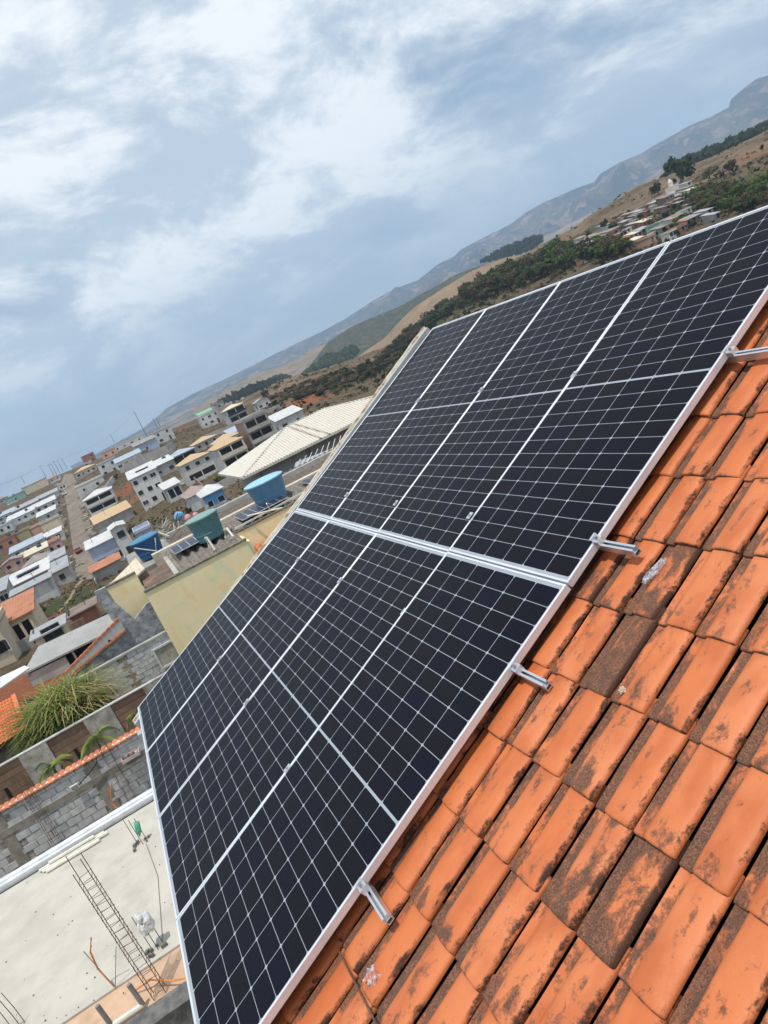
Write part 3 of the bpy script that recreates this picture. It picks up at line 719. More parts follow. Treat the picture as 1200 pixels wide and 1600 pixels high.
MB().box(-14.08, -13.905, -7.3, -.2, -5.62, -5.44).build('tie_beam', plain('column_concrete', (.36,.33,.27), .95), bw)
ctm = MB(); n = 7
for k in range(2):
    for i in range(n): 
        a = math.pi*i/(n-1); ctm.v.append((-.14+.28*k, -.085*math.cos(a)*(1-.12*k), .055*math.sin(a)))
    for i in range(n): 
        a = math.pi*i/(n-1); ctm.v.append((-.14+.28*k, -.070*math.cos(a)*(1-.12*k), .055*math.sin(a)-.014))
ctm.f = [(i, i+1, i+1+2*n, i+2*n) for i in range(n-1)] + [(n+i, n+i+2*n, n+i+1+2*n, n+i+1) for i in range(n-1)] + [(i, i+n, i+n+1, i+1) for i in range(n-1)] + [(2*n+i, 2*n+i+1, 3*n+i+1, 3*n+i) for i in range(n-1)]
ctm.m = [0]*len(ctm.f); ctmesh = ctm.mesh('coping_tile', TC)
y = -7.25
while y < -.2:
    link('coping_tile', ctmesh, bw, (r_.uniform(-.01,.01), y-bw.location.y, -4.945-bw.location.z), (0, .22, r_.uniform(-.05,.05))); y += .165
# wall extends further left out of frame cheaply
rebar_cage((-13.72, -4.68, -6.75), 2.35, .20, 11, (-.02,.02,1), 'rusty rebar cage leaning on the block wall, the left one of two')
rebar_cage((-13.72, -2.62, -6.75), 2.55, .20, 11, (-.02,.02,1), 'rusty rebar cage on the block wall with an orange hose, beside the palms')
tag(MB().tube([(-13.5,-2.95,-6.55),(-13.6,-3.06,-6.2),(-13.6,-2.95,-5.9),(-13.62,-2.82,-5.7)], .018, 6).build('orange_hose', OR), 'short orange hose hanging at the foot of the right rebar cage on the block wall', 'hose')
t = thing('floodlight', 'small white floodlight on the block wall with a black cable', 'light', on_x(117,1229,-13.85))
MB().box(0,.07,-.11,.11,-.07,.07).build('housing', PVC, t, world=False); MB().box(.071,.075,-.08,.08,-.05,.05).build('lamp_face', plain('dull_glass', (.35,.38,.38), .3), t, world=False)
MB().tube([(.03,.1,0),(.03,.45,.12),(.03,.75,.28),(.03,.8,.42)], .014, 5).build('cable', DARK, t, world=False)
tp = on_x(208,1190,-13.6)
t = thing('plastic_tray', 'pink and white plastic tray with odds and ends on the block wall ledge', 'tray', (-13.75, tp.y, -5.42))
MB().box(-.13,.13,-.25,.25,0,.025).box(-.13,.13,-.25,-.235,.025,.09).box(-.13,.13,.235,.25,.025,.09).box(-.13,-.115,-.235,.235,.025,.09).box(.115,.13,-.235,.235,.025,.09).build('tray_body', plain('pink_white', (.72,.62,.60), .5), t, world=False)
for k in range(6):
    c = [(.5,.05,.07),(.05,.3,.25),(.4,.1,.12),(.1,.25,.2),(.55,.1,.1),(.7,.7,.7)][k]
    o = MB().box(-.04,.04,-.035,.035,0,.09).build('jar', plain('jar_%d' % k, c, .4), None); o.location = (-13.75+(.05 if k%2 else -.05), tp.y-.18+.07*k, -5.39); tag(o, 'small coloured jar standing in the pink plastic tray', 'jar', 'jars in the plastic tray')
# fence of brown boards between concrete posts
WB = plain('brown_board', (.26,.16,.10), .85, (.19,.12,.075), 2, .003, 30, rnd=.12, streak=((.32,.21,.14), 9))
CP = plain('stained_concrete', (.50,.47,.41), .95, (.34,.31,.26), 3, .01, 14, dirt=(.18,.16,.13), dscale=2.2, damt=(.45,.7))
fx = -18.0
bf = thing('panel_wall', 'yard wall of brown boarded gates between stained concrete panels', 'wall', (fx, -4, -7.4))
ztop = -5.08
segs = [('c',-10.5,-9.2),('b',-9.2,-7.6),('c',-7.6,-6.9),('b',-6.9,-5.42),('c',-5.42,-4.55),('b',-4.55,-3.35),('c',-3.35,-2.45),('b',-2.45,-1.35),('c',-1.35,-.35),('b',-.35,.5)]
for kd, y0, y1 in segs:
    if kd == 'c': MB().box(fx-.08, fx+.08, y0, y1, -7.4, ztop).build('concrete_panel', CP, bf)
    else:
        g_ = thing('gate_leaf', None, None, (0,0,0)); g_.parent = bf
        nb = 10; hb = (ztop-.02+7.35)/nb; ym = (y0+y1)/2
        for k in range(nb):
            MB().box(fx-.03+r_.uniform(0,.012), fx+.03+r_.uniform(0,.01), y0+.01, y1-.01, -7.35+hb*k+.006, -7.35+hb*(k+1)-.006).build('board', WB, g_)
        MB().box(fx+.045, fx+.06, ym-.05, ym+.05, -6.35, -5.75).build('slot', DARK, g_)
MB().box(fx-.09, fx+.085, -10.5, .5, ztop, ztop+.035).build('cap', CONC_L, bf)
for c_ in (bf,): pass
# second block wall, rough cement wall above it, white framed opening
bw2 = block_wall(-24.5, -5.2, .4, -7.45, -5.45, 'old grey block wall with a thin concrete cap behind the grass strip', cols=((-2.05,-1.9),(.2,.4)))
MB().box(-24.62, -24.38, -5.2, .4, -5.45, -5.37).build('cap', CONC_L, bw2)
CH = plain('chapisco_cement', (.46,.47,.48), .98, (.26,.27,.28), 3.0, .03, 7, dirt=(.17,.17,.18), dscale=5, damt=(.48,.66), detail=9)
cw_ = thing('cement_wall', 'dark grey rough cast cement wall beside the yellow building', 'wall', (-25.2, -1.5, -7.3))
pts = [on_x(x,y,-25.2) for x,y in ((118,1060),(250,1003),(285,1035),(248,965),(232,955),(208,968),(190,935),(175,905),(158,912),(166,935),(178,952),(196,985),(160,1018))]
base = [p for p in pts]
mb = MB(); mb.prism([(-25.2, q[0], q[1]) for q in ((-4.2,-7.3),(.25,-7.3),(.25,-4.15),(-.2,-4.15),(-.9,-4.5),(-1.25,-3.55),(-1.3,-2.75),(-1.75,-2.75),(-1.75,-3.3),(-1.65,-4.3),(-2.6,-4.75),(-4.2,-5.3))], (-.2,0,0)); mb.build('wall_face', CH, cw_)
t = thing('white_frame', 'small white framed opening at the foot of the yellow wall', 'frame', on_x(262,1020,-24.3))
MB().box(0,.08,-.5,-.42,-.5,.35).box(0,.08,-.5,.45,.35,.43).box(0,.08,-.42,.45,-.5,-.42).build('frame', WHITE, t, world=False); MB().box(-.02,.03,-.42,.45,-.42,.35).build('panel', CP, t, world=False)
# terracotta coped white wall running back from the cement wall
WC = thing('coped_wall', 'white garden wall with two holes and orange terracotta edges', 'wall', (-27.5, -3.2, -7.3))
XW = -25.10
c_ = [on_x(185,966,XW), on_x(196,984,XW), on_x(112,1054,XW), on_x(103,1050,XW)]
MB().prism(c_, (-.12,0,0)).build('wall_face', WHITE, WC)
def clay_run(a, b, w):
    n = int((b-a).length/.22); cm_ = MB().bar((0,-.10,0),(0,.10,0),.16,w).mesh('coping_tile', TC); d = (b-a).normalized(); an = math.atan2(d.z, d.y)
    for k in range(n): link('coping_tile', cm_, WC, a.lerp(b,(k+.5)/n)+Vector((.03,0,0))-WC.location, (an+r_.uniform(-.03,.03),0,0))
clay_run(c_[0], c_[3], .09); clay_run(c_[1], c_[2], .08)
for q in ((171,1002),(142,1030)): P_ = on_x(q[0],q[1],XW+.01); MB().box(XW+.003,XW+.012,P_.y-.05,P_.y+.05,P_.z-.05,P_.z+.05).build('hole', DARK, WC)

# ------------------------------------------------------------------ yellow building
YP = plain('faded_yellow_paint', (.66,.58,.32), .85, (.60,.50,.25), .7, .003, 20, dirt=(.60,.42,.22), dscale=.8, damt=(.50,.66))
def yellow_mat():
    m, g, bs, out = new_mat('peeling_yellow_paint'); tc = g('ShaderNodeTexCoord').outputs['Object']
    n = g.noise(tc, .55, 6.0, .6); n2 = g.noise(tc, .9, 7.0, .65, .4)
    col = g.mix(g.step(n, .4, .62), (.92,.76,.44), (.94,.81,.50))
    col = g.mix(g.math('MULTIPLY', g.step(n2, .54, .66), .6), col, (.66,.74,.50))
    n3 = g.noise(g('ShaderNodeVectorMath', {'operation': 'ADD'}, i0=tc, i1=(7,3,1)).outputs[0], 1.1, 7.0, .65, .4)
    col = g.mix(g.math('MULTIPLY', g.step(n3, .56, .72), .6), col, (.88,.58,.27))
    col = g.mix(g.math('MULTIPLY', g.step(g.noise(tc, 9.0, 5.0, .7), .68, .74), .4), col, (.36,.28,.17))
    st = g('ShaderNodeMapping', None, Vector=tc, Scale=(5.0, 5.0, .5)).outputs[0]
    col = g.mix(g.math('MULTIPLY', g.step(g.noise(st, 1.0, 4.0, .6), .58, .85), .35), col, (.38,.33,.20))
    setin(g, bs, 'Base Color', col); bs.inputs['Roughness'].default_value = .9
    b = g('ShaderNodeBump', None, Height=g.math('MULTIPLY', g.noise(tc, 12.0, 5.0), .01), Strength=.6); g.l.new(b.outputs[0], bs.inputs['Normal']); return m
YM = yellow_mat(); MOSS = plain('mossy_cement', (.22,.20,.15), .95, (.11,.10,.07), 5, .01, 20)
yb = thing('yellow_building', 'yellow painted building with peeling orange patches and a cluttered roof', 'building', (-28, 2.5, -7.3))
ZT = -3.5
MB().box(-24.2, -24.0, -.03, 4.45, -7.3, ZT).build('wall', YM, yb); 
MB().box(-24.25, -23.96, -.05, 4.47, ZT, ZT+.07).build('wall_cap', MOSS, yb)
MB().box(-31.2, -26.35, -.03, 13.0, -7.3, -3.95).build('wall', CONC, yb); MB().box(-26.35, -24.2, -.03, 4.45, -7.3, -3.96).build('wall', CONC, yb)
MB().box(-26.2, -25.98, -1.4, -.03, -4.9, -2.95).build('wall', YM, yb); MB().box(-26.24, -25.95, -1.42, -.03, -2.95, -2.88).build('wall_cap', MOSS, yb)
MB().box(-31.0,-26.2,-1.4,-.03,-7.3,-3.9).build('side_wall', CONC, yb)
MB().box(-26.35, -26.15, 4.45, 7.6, -7.3, -3.45).build('wall', YM, yb); MB().box(-26.4, -26.12, 4.45, 7.6, -3.45, -3.38).build('wall_cap', MOSS, yb)
MB().box(-26.14, -24.2, 4.45, 4.6, -7.3, -3.62).build('side_wall', YM, yb)
# low clay lean-to roof in front of the taller yellow wall
mb = MB(); 
for k in range(8): y = 4.7+.28*k; mb.tube([(-24.9,y,-4.75),(-26.1,y,-4.35)], .11, 8)
mb.build('clay_lean_to', TC, yb); MB().box(-24.95,-24.2,4.6,7,-7.3,-4.9).build('brick_base', BRICK, yb)
FC = plain('old_fibre_cement', (.27,.235,.20), .95, (.16,.14,.12), 4, .004, 40, dirt=(.08,.07,.06), dscale=3)
def corrugated(x0, x1, y0, y1, z0, z1, pitch, amp, mat, name, par):
    mb = MB(); n = int((y1-y0)/pitch*6); vs = []; fs = []
    for i in range(n+1):
        y = y0+(y1-y0)*i/n; dz = amp*math.sin(6.2832*(y-y0)/pitch)
        vs += [(x0,y,z0+dz),(x1,y,z1+dz),(x1,y,z1+dz-.02),(x0,y,z0+dz-.02)]
        if i: k = (i-1)*4; fs += [(k,k+1,k+5,k+4),(k+2,k+3,k+7,k+6),(k+3,k,k+4,k+7),(k+1,k+2,k+6,k+5)]
    mb.add(vs, fs); return mb.build(name, mat, par)
corrugated(-24.4, -29.6, 1.5, 4.45, -3.62, -3.25, .42, .075, FC, 'corrugated_roof', yb); corrugated(-26.5, -29.6, 4.45, 13.0, -3.42, -3.25, .42, .075, FC, 'corrugated_roof', yb)
corrugated(-24.6, -26.5, 7.7, 13.0, -3.9, -3.42, .42, .075, FC, 'corrugated_roof', yb)
MB().box(-30.1, -29.6, .9, 12.9, -3.9, -3.12).build('ridge_parapet', plain('cream_parapet', (.62,.58,.47), .85, (.5,.46,.37), 3, dirt=(.3,.26,.2)), yb)
MB().box(-29.6, -24.3, .02, 1.3, -3.95, -3.72).build('terrace', plain('stained_terrace', (.19,.13,.095), .95, (.10,.08,.065), 1.5, .01, 12, dirt=(.34,.13,.07), dscale=.9), yb)
MB().box(-29.6,-24.3,1.3,1.5,-3.95,-3.45).build('terrace_kerb', CONC_L, yb)
MB().box(-31.2,-30.2,-1.4,13,-3.95,-3.6).build('rear_gutter', CONC, yb)
MB().bar((-26.3,4.5,-3.25),(-26.4,9.0,-3.2),.07).build('roof_edge_pipe', PVC, yb)
def small_array(name, label, x0, x1, y0, y1, z0, z1, nx, ny):
    t = thing(name, label, 'solar panel', ((x0+x1)/2, (y0+y1)/2, (z0+z1)/2), 0, 'small dark solar panels on the yellow building roof'); L = math.hypot(x1-x0, z1-z0)
    t.rotation_euler = (0, -math.atan2(z1-z0, x1-x0) if x1 > x0 else 0, 0)
    w = abs(x1-x0)/2; h = (y1-y0)/2
    MB().box(-w,w,-h,h,-.02,.015).build('frame', ALU_W, t, world=False)
    cm = MB().box(-w/nx+.012,w/nx-.012,-h/ny+.012,h/ny-.012,0,.006).mesh('solar_cell', PCELL)
    for i in range(nx):
        for j in range(ny): link('solar_cell', cm, t, (-w+w/nx*(2*i+1), -h+h/ny*(2*j+1), .015))
    return t
PCELL = plain('dull_solar_cell', (.012,.014,.032), .4, (.03,.035,.07), 8, rnd=.2)
small_array('roof_solar_panel', 'dark solar panel between the cream parapet and the yellow wall', -28.9, -26.9, 1.75, 4.05, -3.12, -3.12, 3, 6)
small_array('roof_solar_panel', 'dark solar panel between the teal tank and the light blue tank', -28.8, -26.6, 5.0, 7.3, -3.12, -3.12, 3, 6)
small_array('roof_solar_panel', 'dark solar panel right of the light blue tank, by the gable', -28.9, -26.9, 8.6, 11.2, -3.12, -3.12, 3, 6)
def tank(px, py, z, rb, rt, h, c, label, lidc):
    p = on_z(px, py, z); p = p + Vector((-rb,0,0))
    t = thing('water_tank', label, 'water tank', p)
    m = plain('tank_'+label.split()[0]+label.split()[1], c, .45, tuple(v*.8 for v in c), 3, rnd=0, dirt=tuple(v*.55 for v in c), dscale=3, damt=(.55,.8))
    pr = []; n = 3
    for k in range(n):
        a = k/n; b = (k+1)/n; r0 = rb+(rt-rb)*a; r1 = rb+(rt-rb)*b
        pr += [(r0, h*a), (r1-.003, h*b-.04*h), (r1+.010, h*b-.03*h), (r1+.010, h*b-.01*h)]
    MB().lathe([(.01,0)]+pr, 28).build('tank_body', m, t, world=False)
    MB().lathe([(rt+.05,h-.01),(rt+.055,h+.05),(rt*.9,h+.10),(rt*.35,h+.16),(.02,h+.17)], 28).build('lid', plain('lid_'+label.split()[0]+label.split()[1], lidc, .35, tuple(v*.9 for v in lidc), 2), t, world=False)
    return t
tank(334, 842, -3.25, .60, .73, 1.02, (.09,.23,.25), 'teal green water tank standing on the yellow building roof', (.20,.34,.30))
tank(432, 784, -3.25, .74, .94, 1.05, (.13,.29,.44), 'light blue water tank, the largest, on the roof by the gable', (.30,.58,.74))
tank(240, 870, -3.65, .60, .74, .95, (.015,.10,.24), 'dark blue water tank at the corner above the yellow wall', (.05,.20,.36))
tag(MB().tube([(-25.6,3.9,-3.3),(-25.5,4.0,-2.95),(-25.3,4.1,-2.9),(-25.0,4.15,-3.3)], .05, 8).build('bent_pipe', PVC), 'white bent overflow pipe in front of the teal tank', 'pipe')
tag(MB().tube([(-25.4,3.1,-3.3),(-25.3,3.12,-2.85),(-24.9,3.15,-2.8),(-24.7,3.2,-3.4)], .05, 8).build('bent_pipe', PVC), 'white bent pipe left of the teal tank over the corrugated roof', 'pipe')
A_ = on_z(243,866,-3.5)
tag(MB().tube([A_+Vector((0,-.75,.75)), A_+Vector((.1,.1,.15)), A_+Vector((.1,.35,.75))], .03, 6).build('pipe_vee', PVC), 'thin white pipes forming a vee before the dark blue tank', 'pipe')
tag(MB().tube([(-26,5.2,-2.95),(-25.2,6.6,-3.2)], .04, 6).tube([(-25.9,6.2,-3.2),(-25.4,6.1,-2.75)], .03, 6).build('pipe_cross', PVC), 'white pipes crossing between the teal and light blue tanks', 'pipe')
# junk pile and blue ball on the far roof
for k in range(26):
    p = on_z(262+random.uniform(-12,22), 832+random.uniform(-12,10), -3.5); c_ = [(.5,.48,.42),(.3,.27,.23),(.62,.6,.55),(.25,.2,.15)][k%4]
    d_ = Vector((random.uniform(-.6,.6), random.uniform(-.8,.8), random.uniform(.1,.7)))
    o = MB().bar(p, p+d_, random.uniform(.03,.08), .05).build('scrap_piece', plain('scrap_%d' % (k%4), c_, .9)); tag(o, 'pale scrap wood and pipe heaped behind the rear roof', 'scrap', 'scrap heap behind the tanks')
def ballthing(name, px, py, z, r, c, label, cat):
    p = on_z(px, py, z); bm_ = bmesh.new(); bmesh.ops.create_icosphere(bm_, subdivisions=2, radius=r)
    for v in bm_.verts: v.co *= 1+.15*noise.noise(v.co*4+Vector((r,0,0)))
    me = bpy.data.meshes.new(name); bm_.to_mesh(me); bm_.free(); me.materials.append(plain(name+'_paint', c, .5)); o = link(name, me, None, p+Vector((0,0,r*.8))); tag(o, label, cat)
ballthing('blue_drum', 283, 813, -3.55, .33, (.16,.42,.68), 'round light blue drum on the far roof behind the teal tank', 'drum')
ballthing('pink_bundle', 296, 814, -3.55, .24, (.62,.30,.30), 'pink bundle beside the round blue drum', 'bundle')
ballthing('pink_bundle', 307, 808, -3.55, .18, (.55,.22,.24), 'smaller red bundle right of the pink bundle', 'bundle')
# rear terrace with its own roof strip, seen beyond the cream parapet
rt_ = thing('rear_building', 'low building with brown roof strips right behind the yellow building', 'building', (-35, 5, -8))
MB().box(-38.5,-31.4,-.3,15,-9.5,-3.75).build('wall', CONC, rt_); corrugated(-31.3,-38.6,2.0,15,-3.75,-3.58,.35,.05,plain('brown_sheet',(.17,.13,.10),.9,(.11,.085,.065),3), 'corrugated_roof', rt_)
MB().box(-36.3,-35.9,2,15.2,-3.7,-3.36).build('parapet', CONC_L, rt_)
# long grey shed roof with dark opening
sh = thing('metal_roof_shed', 'long shed with a pale grey metal roof and dark open front', 'shed', (-47, -6, -11))
e0, e1 = on_z(35,1053,-8.7), on_z(185,979,-8.7); b1, b0 = on_z(174,957,-7.9), on_z(60,1010,-7.9)
MB().prism([e0, e1, b1, b0], (0,0,-.12)).build('roof', plain('grey_roof_sheet', (.37,.37,.36), .7, (.32,.32,.31), 1.2, wave=('Y',.2,.015)), sh)
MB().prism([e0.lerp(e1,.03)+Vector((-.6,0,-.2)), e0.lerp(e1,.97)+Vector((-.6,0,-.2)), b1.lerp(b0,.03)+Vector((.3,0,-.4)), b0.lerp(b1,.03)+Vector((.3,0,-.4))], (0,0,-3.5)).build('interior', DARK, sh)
MB().bar(e0.lerp(e1,.02)+Vector((-.2,0,-1.6)), e0.lerp(e1,.42)+Vector((-.2,0,-1.6)), .12, 2.7).build('front_wall', CONC_L, sh)
for f in (.5,.72): q = e0.lerp(e1,f); MB().box(q.x-.35,q.x-.2,q.y-.07,q.y+.07,q.z-3,q.z-.15).build('post', CONC_L, sh)
a1 = thing('awning_roof', 'narrow white metal awning roof at the left picture edge', 'roof', (-38,-8.9,-8.5))
MB().prism([on_z(0,1058,-7.2), on_z(0,1075,-7.2), on_z(46,1043,-7.2), on_z(38,1040,-7.2)], (0,0,-.08)).build('sheet', WHITE, a1)
# orange tiled hip roof at the left edge
hr = thing('tiled_hip_house', 'small house with a bright orange clay tile hip roof at the left edge', 'house', (-24.5,-8.2,-7.3))
OT = plain('orange_clay_roof', (.66,.20,.075), .8, (.52,.15,.055), 2.5, dirt=(.35,.15,.08), dscale=3)
def clay_patch(A, B, C, D, n, name, par, m=12):
    """a roof face of clay tile rows: A-B eave, D-C top; n rows with real ridges and stepped courses"""
    mb = MB(); vs = []; fs = []; nu = n*4
    for i in range(nu+1):
        u = i/nu; a = A.lerp(B, u); d = D.lerp(C, u); hgt = .045*abs(math.sin(math.pi*u*n))
        for j in range(2*m):
            v = (j//2 + j%2)/m; p = a.lerp(d, v); vs.append((p.x, p.y, p.z + hgt + (.03 if j%2 == 0 else 0)))
    R = 2*m
    for i in range(nu):
        for j in range(R-1): k = i*R+j; fs.append((k, k+R, k+R+1, k+1))
    mb.add(vs, fs); return tag(mb.build(name, OT, par, fix=False), kind='stuff')
A_, B_, C_, D_ = on_z(-70,1208,-5.6), on_z(41,1141,-5.6), on_z(22,1088,-4.75), on_z(-60,1128,-4.6)
clay_patch(A_, B_, C_, D_, 17, 'roof_tiles', hr); clay_patch(B_, on_z(47,1108,-5.4), C_+Vector((-.02,0,0)), C_, 4, 'roof_tiles', hr)
MB().bar(B_+Vector((0,0,.03)), C_+Vector((0,0,.05)), .16, .1).build('hip_ridge', OT, hr)
MB().prism([A_+Vector((-.1,0,-.03)), B_+Vector((-.1,0,-.03)), C_+Vector((0,0,-.05)), D_+Vector((0,0,-.05))], (0,0,-.14)).build('roof_edge', plain('brown_board2',(.12,.06,.04),.9), hr)
MB().prism([A_+Vector((-.6,0,-.2)), B_+Vector((-.6,-.3,-.2)), C_+Vector((0,-.3,-.4)), D_+Vector((0,0,-.4))], (0,0,-2.4)).build('wall', CONC, hr)

# cream tiled hip roof in the middle
CR = plain('cream_roof_tile', (.62,.585,.51), .8, (.55,.515,.44), 2.5, .0, dirt=(.45,.40,.32), dscale=2, damt=(.6,.85))
cr = thing('cream_roof_house', 'large house with a cream tiled hip roof and grey walls', 'house', (-56, 17, -11))
x0, x1, y0, y1, ze, zr = -50.0, -62.0, 9.4, 27.0, -3.95, -2.40
ra, rb_ = (-56, 15.4, zr), (-56, 19.2, zr)
MB().box(-61, -51.2, 10.9, 26, -11.5, -4.05).build('wall', plain('grey_render', (.33,.34,.36), .9, (.28,.29,.30), 1, streak=((.17,.17,.18), 3)), cr)
mb = MB(); mb.add([(x0,y0,ze),(x0,y1,ze),(x1,y1,ze),(x1,y0,ze),ra,rb_,(x0,y0,ze-.18),(x0,y1,ze-.18),(x1,y1,ze-.18),(x1,y0,ze-.18)],
    [(0,1,5,4),(1,2,5),(2,3,4,5),(3,0,4),(0,6,7,1),(1,7,8,2),(2,8,9,3),(3,9,6,0),(6,9,8,7)]); rf = mb.build('roof', CR, cr)
mb = MB()
def rowline(a, b, r, n=5): mb.tube([a, b], r, n)
y = y0+.2
while y < y1:
    t_ = (15.4-y0); 
    f_ = min(1, (y-y0)/(ra[1]-y0)) if y < ra[1] else (1 if y < rb_[1] else max(0, 1-(y-rb_[1])/(y1-rb_[1])))
    if f_ > .02: mb.tube([(x0+.0,y,ze+.015),(x0+(ra[0]-x0)*f_,y,ze+(zr-ze)*f_+.015)], .055, 5)
    y += .24
o = mb.build('tile_row', CR, cr); tag(o, kind='stuff')
RC = plain('ridge_cap_tile', (.66,.61,.51), .85, rnd=.1); cap = MB().box(-.10,.10,-.075,.075,0,.06).mesh('ridge_tile', RC)
def caps(a, b, par):
    a = Vector(a); b = Vector(b); n = int((b-a).length/.36)
    for k in range(n): link('ridge_tile', cap, par, a.lerp(b, (k+.5)/n) - par.location + Vector((0,0,.02)), (0,0,math.atan2(b.y-a.y, b.x-a.x)))
caps((x0,y0,ze), ra, cr); caps(ra, rb_, cr); caps((x0+.2,y1-.2,ze), rb_, cr); caps((x0+.1,16.2,ze), (-55.8,15.6,zr), cr); caps((x0+.1,17.0,ze), (-55.9,16.1,zr), cr)
MB().box(-51.15,-51.05,15.2,15.35,-8,-4.1).build('wall_pilaster', CONC, cr); 
ac = MB().box(-51.1,-50.75,19.0,19.8,-5.0,-4.45).build('air_conditioner', WHITE, cr)
# dark lean-to with white rails by the cream roof
gl = thing('glazed_lean_to', 'lean-to roof of pale translucent sheets below the cream roof', 'roof', (-40, 15, -5))
MB().prism([on_z(455,745,-4.6),on_z(462,722,-4.5),on_z(500,708,-4.4),on_z(545,690,-4.4),on_z(545,705,-4.6),on_z(500,728,-4.6)], (0,0,-.06)).build('roof_sheet', plain('translucent_sheet', (.40,.42,.48), .4, (.30,.32,.37), 1, wave=('Y',.5,.03)), gl)
for k in range(9):
    a_ = on_z(458+10*k, 741-5.0*k, -4.5); b_ = on_z(470+9*k, 718-5.2*k, -4.4); MB().bar(a_+Vector((0,0,.05)), b_+Vector((0,0,.05)), .045).build('glazing_bar', PVC, gl)
MB().bar(on_z(456,748,-4.9)+Vector((0,0,-.2)), on_z(560,694,-4.9)+Vector((0,0,-.2)), .8, .5).build('beam', plain('brown_beam',(.17,.13,.10),.9), gl)
# ------------------------------------------------------------------ town houses on the slopes
WM = {
 'white': plain('wall_white', (.70,.685,.65), .85, (.60,.585,.55), .5, 0, dirt=(.5,.46,.40), dscale=.5, damt=(.52,.78), streak=((0.528, 0.521, 0.502), 1.6), rnd=.10),
 'offwhite': plain('wall_offwhite', (.66,.61,.51), .85, (.66,.62,.53), .5, dirt=(.45,.40,.32), dscale=.5, damt=(.52,.78), streak=((0.502, 0.475, 0.409), 1.6), rnd=.10),
 'grey': plain('wall_grey', (.44,.42,.39), .92, (.35,.33,.30), .4, dirt=(.25,.23,.2), dscale=.5, streak=((0.29, 0.277, 0.257), 1.6), rnd=.10),
 'palegrey': plain('wall_palegrey', (.58,.59,.58), .9, (.50,.51,.50), .4, dirt=(.36,.34,.31), dscale=.5, streak=((0.383, 0.389, 0.383), 1.6), rnd=.10),
 'blue': plain('wall_blue', (.42,.50,.64), .88, (.38,.45,.57), .5, dirt=(.3,.33,.38), dscale=.6, damt=(.52,.78), streak=((0.277, 0.33, 0.422), 1.6), rnd=.10),
 'deepblue': plain('wall_deepblue', (.10,.30,.52), .85, (.09,.26,.46), .5, streak=((0.066, 0.198, 0.343), 1.6), rnd=.10),
 'peach': plain('wall_peach', (.66,.40,.28), .88, (.58,.35,.25), .5, streak=((0.436, 0.264, 0.185), 1.6), rnd=.10),
 'pink': plain('wall_pink', (.60,.36,.30), .88, (.52,.31,.26), .5, dirt=(.40,.25,.2), dscale=.6, streak=((0.396, 0.238, 0.198), 1.6), rnd=.10),
 'cream': plain('wall_cream', (.70,.60,.44), .88, (.62,.53,.39), .5, dirt=(.42,.35,.26), dscale=.5, streak=((0.462, 0.396, 0.29), 1.6), rnd=.10),
 'green': plain('wall_green', (.30,.46,.40), .88, (.26,.40,.35), .5, streak=((0.198, 0.304, 0.264), 1.6), rnd=.10),
 'olive': plain('wall_olive', (.40,.36,.20), .9, (.34,.30,.17), .5, streak=((0.264, 0.238, 0.132), 1.6), rnd=.10),
 'brick': plain('wall_brick', (.42,.19,.12), .92, (.33,.15,.10), 1.0, dirt=(.25,.18,.14), dscale=1.5, streak=((0.277, 0.125, 0.079), 1.6), rnd=.10),
 'darkbrick': plain('wall_darkbrick', (.26,.16,.12), .92, (.20,.13,.10), 1.0, dirt=(.14,.11,.09), dscale=1.5, streak=((0.172, 0.106, 0.079), 1.6), rnd=.10),
}
RM = {
 'white': plain('roof_white', (.60,.60,.59), .6, (.50,.50,.49), .6, wave=('Y',.4,.01), dirt=(.45,.43,.4), dscale=.6, damt=(.6,.8)),
 'tan': plain('roof_tan', (.58,.42,.25), .85, (.50,.36,.21), .8, wave=('Y',.3,.02), dirt=(.36,.25,.15), dscale=.8),
 'cream': plain('roof_cream', (.66,.58,.44), .85, (.58,.50,.38), .8, wave=('Y',.3,.02)),
 'clay': plain('roof_clay', (.48,.20,.11), .85, (.38,.16,.09), .8, wave=('Y',.3,.02), dirt=(.24,.13,.09), dscale=1),
 'grey': plain('roof_grey', (.36,.37,.38), .8, (.29,.30,.31), .5, wave=('Y',.4,.01), dirt=(.22,.22,.21), dscale=.8),
 'bluegrey': plain('roof_bluegrey', (.38,.43,.50), .7, (.32,.37,.43), .5, wave=('Y',.4,.01)),
 'brown': plain('roof_brown', (.25,.19,.16), .9, (.20,.155,.13), .6, wave=('Y',.4,.01), dirt=(.14,.11,.1), dscale=1),
 'green': plain('roof_green', (.22,.46,.28), .7, (.19,.40,.25), .6), 'teal': plain('roof_teal', (.20,.42,.40), .7, (.17,.36,.34), .6),
 'taupe': plain('roof_taupe', (.36,.28,.25), .85, (.31,.24,.215), .6, wave=('Y',.3,.02)),
 'fibre': plain('roof_fibre', (.30,.27,.25), .95, (.22,.20,.185), .8, wave=('X',.4,.02), dirt=(.15,.13,.12), dscale=1.2, rnd=.25),
}
FRAME_D = plain('window_frame_dark', (.10,.10,.10), .6); FRAME_W = plain('window_frame_white', (.72,.72,.70), .6)
PM = plain('pole_concrete', (.15,.145,.14), .9)
_wm = {}
